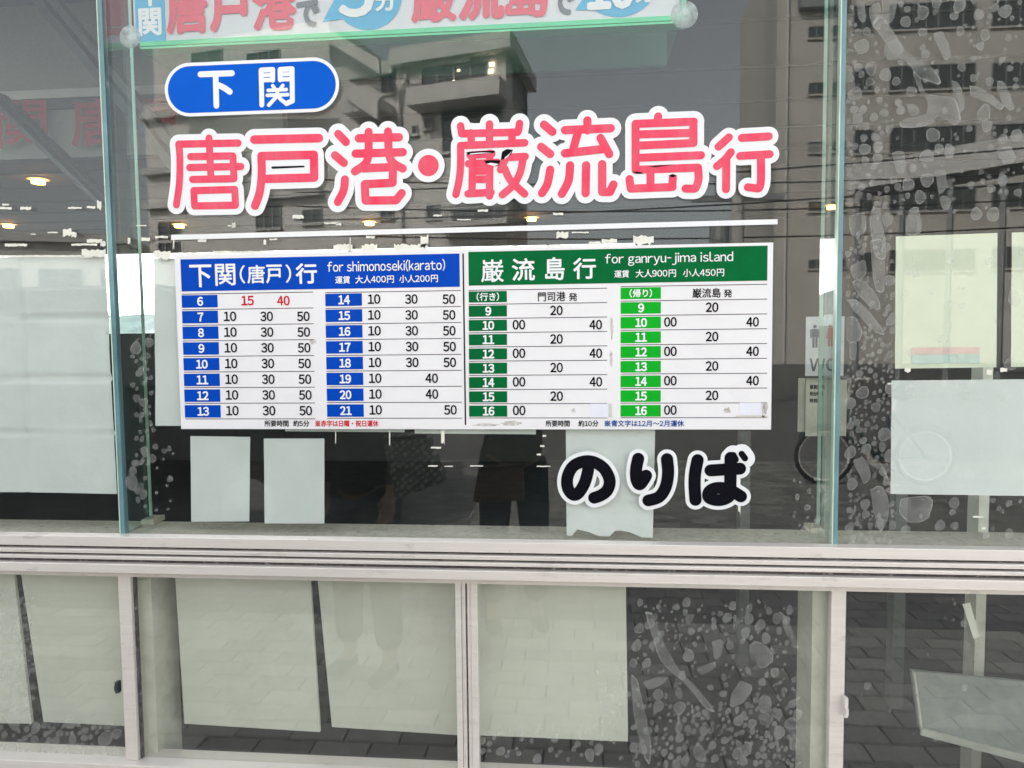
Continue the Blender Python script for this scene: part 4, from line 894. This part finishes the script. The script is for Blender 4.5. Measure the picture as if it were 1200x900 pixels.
mnavy = mat('navy_cloth', (.018, .024, .045), .85, 0, .2, 60, .2); mcoat = mat('dark_check_cloth', (.05, .042, .042), .85, 0, .5, 22, .2); mjean = mat('dark_blue_trousers', (.02, .03, .06), .85, 0, .2, 80, .2)
mshirt = mat('charcoal_cloth', (.035, .035, .038), .85, 0, .4, 30, .2)
pa_ = V(424, 3.0); pb_ = V(600, 3.55)
person('person in dark top and navy trousers mirrored left of the patterned bag', pa_.x, pa_.y, 1.58, .35,
       [(-.21, -.03, 1.12), (.20, -.03, 1.12)], [(-.19, .06, .90), (.20, .08, .92)], [(0, .2, -.95), (0, .3, -.95)], mshirt, mnavy, (.012, .01, .01), True)
dx = -pb_.x; dyy = -1.66-pb_.y
person('person in dark coat with both arms raised to photograph the glass, behind the mirrored timetable', pb_.x, pb_.y, 1.66, -.25,
       [(-.06, .20, 1.22), (.30, .12, 1.20)], [(.14, .34, 1.49), (.30, .32, 1.50)], [(.2, .3, .9), (0, .3, .9)], mcoat, mjean, (.012, .01, .01), False)
ph = thing('smartphone', 'thin dark smartphone held up in front of the glass by the photographer', 'phone', (0, -1.625, 1.5))
MB().box(-.02, .135, -1.634, -1.626, 1.455, 1.53).build('case', M['gasket'], ph, bevel=.003); MB().box(-.012, .010, -1.6258, -1.6235, 1.49, 1.512).build('lens_island', M['steeld'], ph)
# patterned shoulder bag and the small brown bag
mbag = bpy.data.materials.new('patterned_fabric'); mbag.use_nodes = True; n_ = mbag.node_tree.nodes; L_ = mbag.node_tree.links
tc = n_.new('ShaderNodeTexCoord'); mp_ = n_.new('ShaderNodeMapping'); mp_.inputs['Scale'].default_value = (46, 1, 46); mp_.inputs['Rotation'].default_value = (0, R(38), 0); L_.new(tc.outputs['Object'], mp_.inputs[0])
vo = n_.new('ShaderNodeTexVoronoi'); vo.voronoi_dimensions = '3D'; vo.inputs['Scale'].default_value = 1; vo.inputs['Randomness'].default_value = .35; L_.new(mp_.outputs[0], vo.inputs['Vector'])
cr_ = n_.new('ShaderNodeValToRGB'); cr_.color_ramp.interpolation = 'CONSTANT'; cr_.color_ramp.elements[0].color = (.85, .82, .78, 1); cr_.color_ramp.elements[1].position = .38; cr_.color_ramp.elements[1].color = (.20, .21, .22, 1)
L_.new(vo.outputs['Distance'], cr_.inputs[0]); L_.new(cr_.outputs[0], n_['Principled BSDF'].inputs['Base Color'])
def bag(name, label, q, dep, th, m, strap_to):
    W = [V(a, dep, b) for a, b in q]; c = sum(W, Vector())/4; t = thing(name, label, 'bag', c)
    mb = MB(); mb.hexa(W, (0, -th, 0)); o = mb.build('pouch', m, t, bevel=.012, smooth=False)
    MB().tube([W[3]+Vector((.0, -th/2, -.01)), W[3].lerp(strap_to, .5)+Vector((0, -.02, 0)), strap_to, W[2].lerp(strap_to, .5)+Vector((0, -.02, 0)), W[2]+Vector((0, -th/2, -.01))], .009, 8).build('strap', M['gasket'], t)
    MB().hexa([W[3].lerp(W[0], .02), W[2].lerp(W[1], .02), W[2].lerp(W[1], .09), W[3].lerp(W[0], .09)], (0, .004, 0)).build('top_trim', M['gasket'], t); return t
bag('shoulder_bag', 'grey patterned shoulder bag hanging between the two mirrored people', [(462, 588), (520, 566), (498, 508), (446, 512)], 2.62, .09, mbag, Vector((pa_.x+.16, pa_.y+.05, 1.38)))
mbr = mat('mauve_brown_leather', (.16, .10, .09), .3, 0, .2, 30, .1)
bag('crossbody_bag', 'small glossy brown bag at the hip of the photographer, mirrored under the timetable', [(553, 590), (614, 588), (612, 545), (560, 548)], 3.25, .06, mbr, Vector((pb_.x-.05, pb_.y+.14, 1.30)))

# ------------------------------------------------------------------ dried glue film, spots and tape left on the glass
mf = veil('glue_film', (.60, .61, .58), .17, .5, noise=22); mrim = veil('glue_film_edge', (.74, .75, .72), .24, .5)
def residue(regions, big, par, Y, seed):
    rnd = random.Random(seed); A = MB(); B = MB(); done = []
    def blob(cx, cy, rx, ry, rot, k):
        n = 16; h = [rnd.uniform(.86, 1.1) for _ in range(4)]
        base = []
        for j in range(n):
            t = 2*math.pi*j/n; q = 1+.10*math.sin(2*t+h[0]*9)+.07*math.sin(3*t+h[1]*20)*h[2]
            a, b = rx*q*math.cos(t), ry*q*math.sin(t); base.append((a*math.cos(rot)-b*math.sin(rot), a*math.sin(rot)+b*math.cos(rot)))
        y = Y-k*2e-6
        A.add([(lambda p: (p.x, y, p.z))(P(cx+a*.9, cy+b*.9, 0)) for a, b in base], [tuple(range(n))])
        e = max(.55, 1-1.3/max(rx, ry, 1)); o_ = [(lambda p: (p.x, y, p.z))(P(cx+a, cy+b, 0)) for a, b in base]; i_ = [(lambda p: (p.x, y, p.z))(P(cx+a*max(e, .86), cy+b*max(e, .86), 0)) for a, b in base]
        B.add(o_+i_, [(j, (j+1) % n, n+(j+1) % n, n+j) for j in range(n)])
    for pts in big:
        pts = smooth(pts+[pts[0]], 4)[:-1]; cx = sum(p[0] for p in pts)/len(pts); cy = sum(p[1] for p in pts)/len(pts)
        wob = [(a+rnd.uniform(-.8, .8), b+rnd.uniform(-.8, .8)) for a, b in pts]; n = len(wob); W = [P(a, b, 0) for a, b in wob]
        A.add([(p.x, Y, p.z) for p in W], [tuple(range(n))]); 
        I = [P(a+(cx-a)*.05, b+(cy-b)*.05, 0) for a, b in wob]; B.add([(p.x, Y-2e-5, p.z) for p in W]+[(p.x, Y-2e-5, p.z) for p in I], [(j, (j+1) % n, n+(j+1) % n, n+j) for j in range(n)])
        for a, b in wob[::3]: done.append((a, b, 3))
        done.append((cx, cy, 8))
    k = 0
    for (x0, y0, x1, y1, num, rmin, rmax, el) in regions:
        for _ in range(num):
            for tr_ in range(12):
                cx, cy = rnd.uniform(x0, x1), rnd.uniform(y0, y1); r_ = rmin+(rmax-rmin)*rnd.random()**2.2
                if all((cx-a)**2+(cy-b)**2 > (r_+c+.6)**2 for a, b, c in done): break
            else: continue
            done.append((cx, cy, r_)); k += 1
            s_ = rnd.uniform(1, el); blob(cx, cy, r_, r_*s_, rnd.uniform(-.5, .5), k)
    tag(A.build('glue_film', mf, par), kind='stuff'); tag(B.build('glue_film_edge', mrim, par), kind='stuff')
bigs = [[(1022, 28), (1034, 20), (1062, 60), (1092, 80), (1102, 98), (1078, 92), (1062, 72), (1046, 62)],
        [(1034, 0), (1050, 0), (1046, 22), (1036, 28)], [(1004, 0), (1012, 0), (1014, 24), (1006, 22)],
        [(1000, 52), (1014, 46), (1018, 58), (1006, 64)], [(1038, 52), (1050, 48), (1058, 60), (1046, 70), (1036, 64)],
        [(1070, 84), (1078, 92), (1084, 108), (1094, 112), (1118, 116), (1126, 140), (1118, 146), (1100, 136), (1090, 146), (1060, 150), (1056, 142), (1084, 134), (1086, 118), (1076, 104)],
        [(1062, 122), (1072, 124), (1078, 132), (1068, 136)], [(1094, 40), (1104, 38), (1114, 62), (1108, 70), (1100, 56)],
        [(1136, 100), (1150, 104), (1174, 122), (1172, 128), (1152, 118), (1138, 112)], [(1168, 94), (1178, 100), (1188, 126), (1180, 128), (1170, 110)],
        [(1115, 94), (1124, 100), (1130, 124), (1122, 130)], [(1045, 180), (1058, 178), (1060, 198), (1052, 202)],
        [(1096, 202), (1106, 200), (1110, 218), (1100, 226)], [(1168, 176), (1184, 172), (1190, 188), (1176, 192)],
        [(1024, 238), (1030, 238), (1034, 262), (1038, 300), (1026, 300), (1020, 262)], [(994, 254), (1012, 250), (1014, 270), (998, 276)],
        [(1066, 246), (1076, 244), (1078, 272), (1062, 274)], [(1018, 10), (1030, 4), (1032, 32), (1022, 30)],
        [(996, 312), (1014, 306), (1012, 326), (1000, 326)], [(998, 330), (1010, 328), (1030, 350), (1028, 364), (1008, 348)], [(1020, 282), (1034, 284), (1036, 336), (1026, 338)],
        [(992, 352), (1004, 352), (1024, 372), (1036, 392), (1022, 386), (1002, 366)], [(992, 372), (1002, 372), (1010, 392), (1000, 402), (992, 396)], [(996, 402), (1004, 402), (1002, 420), (996, 420)],
        [(1000, 540), (1012, 536), (1020, 556), (1012, 566)], [(1020, 574), (1034, 570), (1042, 600), (1030, 622)], [(1056, 584), (1090, 582), (1088, 606), (1066, 612), (1054, 600)]]
residue([(994, 0, 1040, 300, 80, 2, 8, 1.35), (1040, 0, 1200, 255, 130, 1.6, 8, 1.35), (993, 255, 1046, 640, 230, 1.5, 7.5, 1.4), (1060, 585, 1198, 632, 14, 2, 6, 1.3), (1050, 280, 1198, 470, 26, 3, 8, 1.4), (993, 0, 1010, 632, 60, 1, 2.6, 1.3)], bigs, panes[1], -.0006, 3)
residue([(930, 560, 975, 626, 22, 1.5, 5, 1.4), (154, 370, 178, 400, 16, 1, 3.2, 1.3), (154, 400, 180, 600, 46, 2, 7, 1.8), (182, 520, 205, 600, 12, 1.5, 4, 1.3)], [], panes[0], -.0004, 5)
residue([(120, 85, 124, 140, 4, 3, 5, 1.4), (126, 385, 133, 400, 2, 1, 2, 1.2)], [], panes[-1], -.0004, 6)
big2 = [[(756, 716), (766, 722), (778, 752), (796, 784), (818, 808), (838, 834), (824, 826), (800, 798), (776, 776), (764, 744)], [(740, 790), (748, 800), (756, 836), (762, 868), (760, 896), (750, 870), (742, 830)],
        [(878, 756), (890, 752), (906, 768), (902, 778), (890, 782), (880, 768)], [(868, 798), (882, 806), (872, 822), (856, 828), (858, 812)], [(912, 716), (920, 722), (932, 748), (936, 760), (926, 752)],
        [(834, 752), (846, 750), (846, 764), (838, 772)], [(754, 800), (770, 794), (782, 796), (764, 808)], [(816, 784), (836, 776), (838, 782), (824, 790)]]
residue([(742, 705, 936, 896, 260, 1.3, 7.5, 1.6), (742, 820, 936, 897, 120, 2, 8, 1.7), (562, 850, 740, 890, 44, 2, 6, 1.4), (700, 780, 738, 850, 30, 1, 3, 1.3)], big2, low(760), .0006, 8)
residue([(992, 700, 1198, 880, 16, 1.2, 5, 1.3)], [], low(1100), .0006, 9)
residue([(0, 690, 20, 850, 50, 3, 8, 1.6), (16, 690, 40, 845, 60, 1.2, 4, 1.3), (0, 846, 138, 890, 90, 2, 9, 1.5)], [], low(70), .0006, 10)
# bits of old tape and paper along the top of the old posters
mt = mat('old_white_tape', (.80, .79, .70), .7, 0, .08, 50); bits = {}
rnd = random.Random(12)
def bit(x, y, w_, h_, par, Y=-.0006, jag=.9):
    n = max(4, int(w_/2.2)); top = [(x+w_*i/n, y-rnd.uniform(0, jag)*h_*.35) for i in range(n+1)]; bot = [(x+w_*i/n, y+h_*(1-rnd.uniform(0, jag)*.45)) for i in range(n+1)][::-1]
    W = [P(a, b, 0) for a, b in top+bot]; th = .0003
    mb = MB(); m_ = len(W); mb.add([(p.x, Y, p.z) for p in W]+[(p.x, Y-th, p.z) for p in W], [tuple(range(m_)), tuple(range(m_, 2*m_))[::-1]]+[(i, (i+1) % m_, m_+(i+1) % m_, m_+i) for i in range(m_)])
    mb.build('tape_scrap', mt, par)
L_bits = [(0, 243, 14, 3), (24, 243, 13, 3.2), (80, 243, 16, 2.2), (102, 242, 10, 3), (114, 237, 5, 10), (6, 286, 26, 3.4), (36, 274, 6, 1.2), (56, 272, 12, 1.6), (74, 270, 10, 8), (84, 273, 6, 6), (84, 286, 30, 2.4), (102, 281, 18, 4), (96, 294, 28, 9), (118, 284, 6, 6), (0, 299.5, 98, 2.2), (3, 239, 8, 2)]
for q in L_bits: bit(*q, panes[-1])
M_bits = [(343, 253, 13, 4), (380, 261, 16, 2), (394, 262, 6, 3), (267, 264, 10, 1.4), (272, 262, 4, 6), (232, 281, 10, 3), (309, 282, 3, 6), (316, 280, 9, 1.6), (391, 288, 22, 8), (424, 288, 18, 8), (410, 281, 1, 14), (429, 277, 10, 3),
          (462, 288, 40, 9), (493, 278, 9, 14), (180, 296, 20, 9), (203, 281, 1.4, 14), (215, 297, 34, 3.0), (250, 295, 60, 3.6), (310, 297, 80, 2.4), (505, 294, 50, 4), (560, 291, 34, 4), (600, 289, 30, 3.6), (640, 288, 30, 3.0), (652, 273, 14, 7), (670, 272, 20, 1.6), (742, 278, 24, 10), (705, 281, 18, 5), (690, 284, 14, 4),
          (536, 257, 16, 1.4), (560, 246, 12, 2.6), (648, 250, 12, 2.6), (508, 252, 10, 2), (160, 264, 12, 1.4), (150, 280, 3, 7), (166, 279, 10, 4), (182, 277, 15, 2.6), (502, 545.5, 11, 1.5), (521, 546, 10, 1.1), (551, 545.5, 15, 1.4), (629, 546, 16, 1.2), (865, 590, 2.6, 14), (517, 506, 4, 16), (456, 508, 1.4, 18), (505, 524, 12, 2.2), (393, 508, 1, 13), (636, 510, 4, 2.4), (633, 522, 5, 2.2), (629, 532, 5, 2.2)]
for q in M_bits: bit(*q, panes[0])
for q in ((1172, 432, 8, 5), (1156, 434, 6, 6), (1060, 432, 7, 5), (1040, 449, 6, 2), (1140, 605, 12, 1.6), (1150, 618, 5, 3)): bit(*q, panes[1])
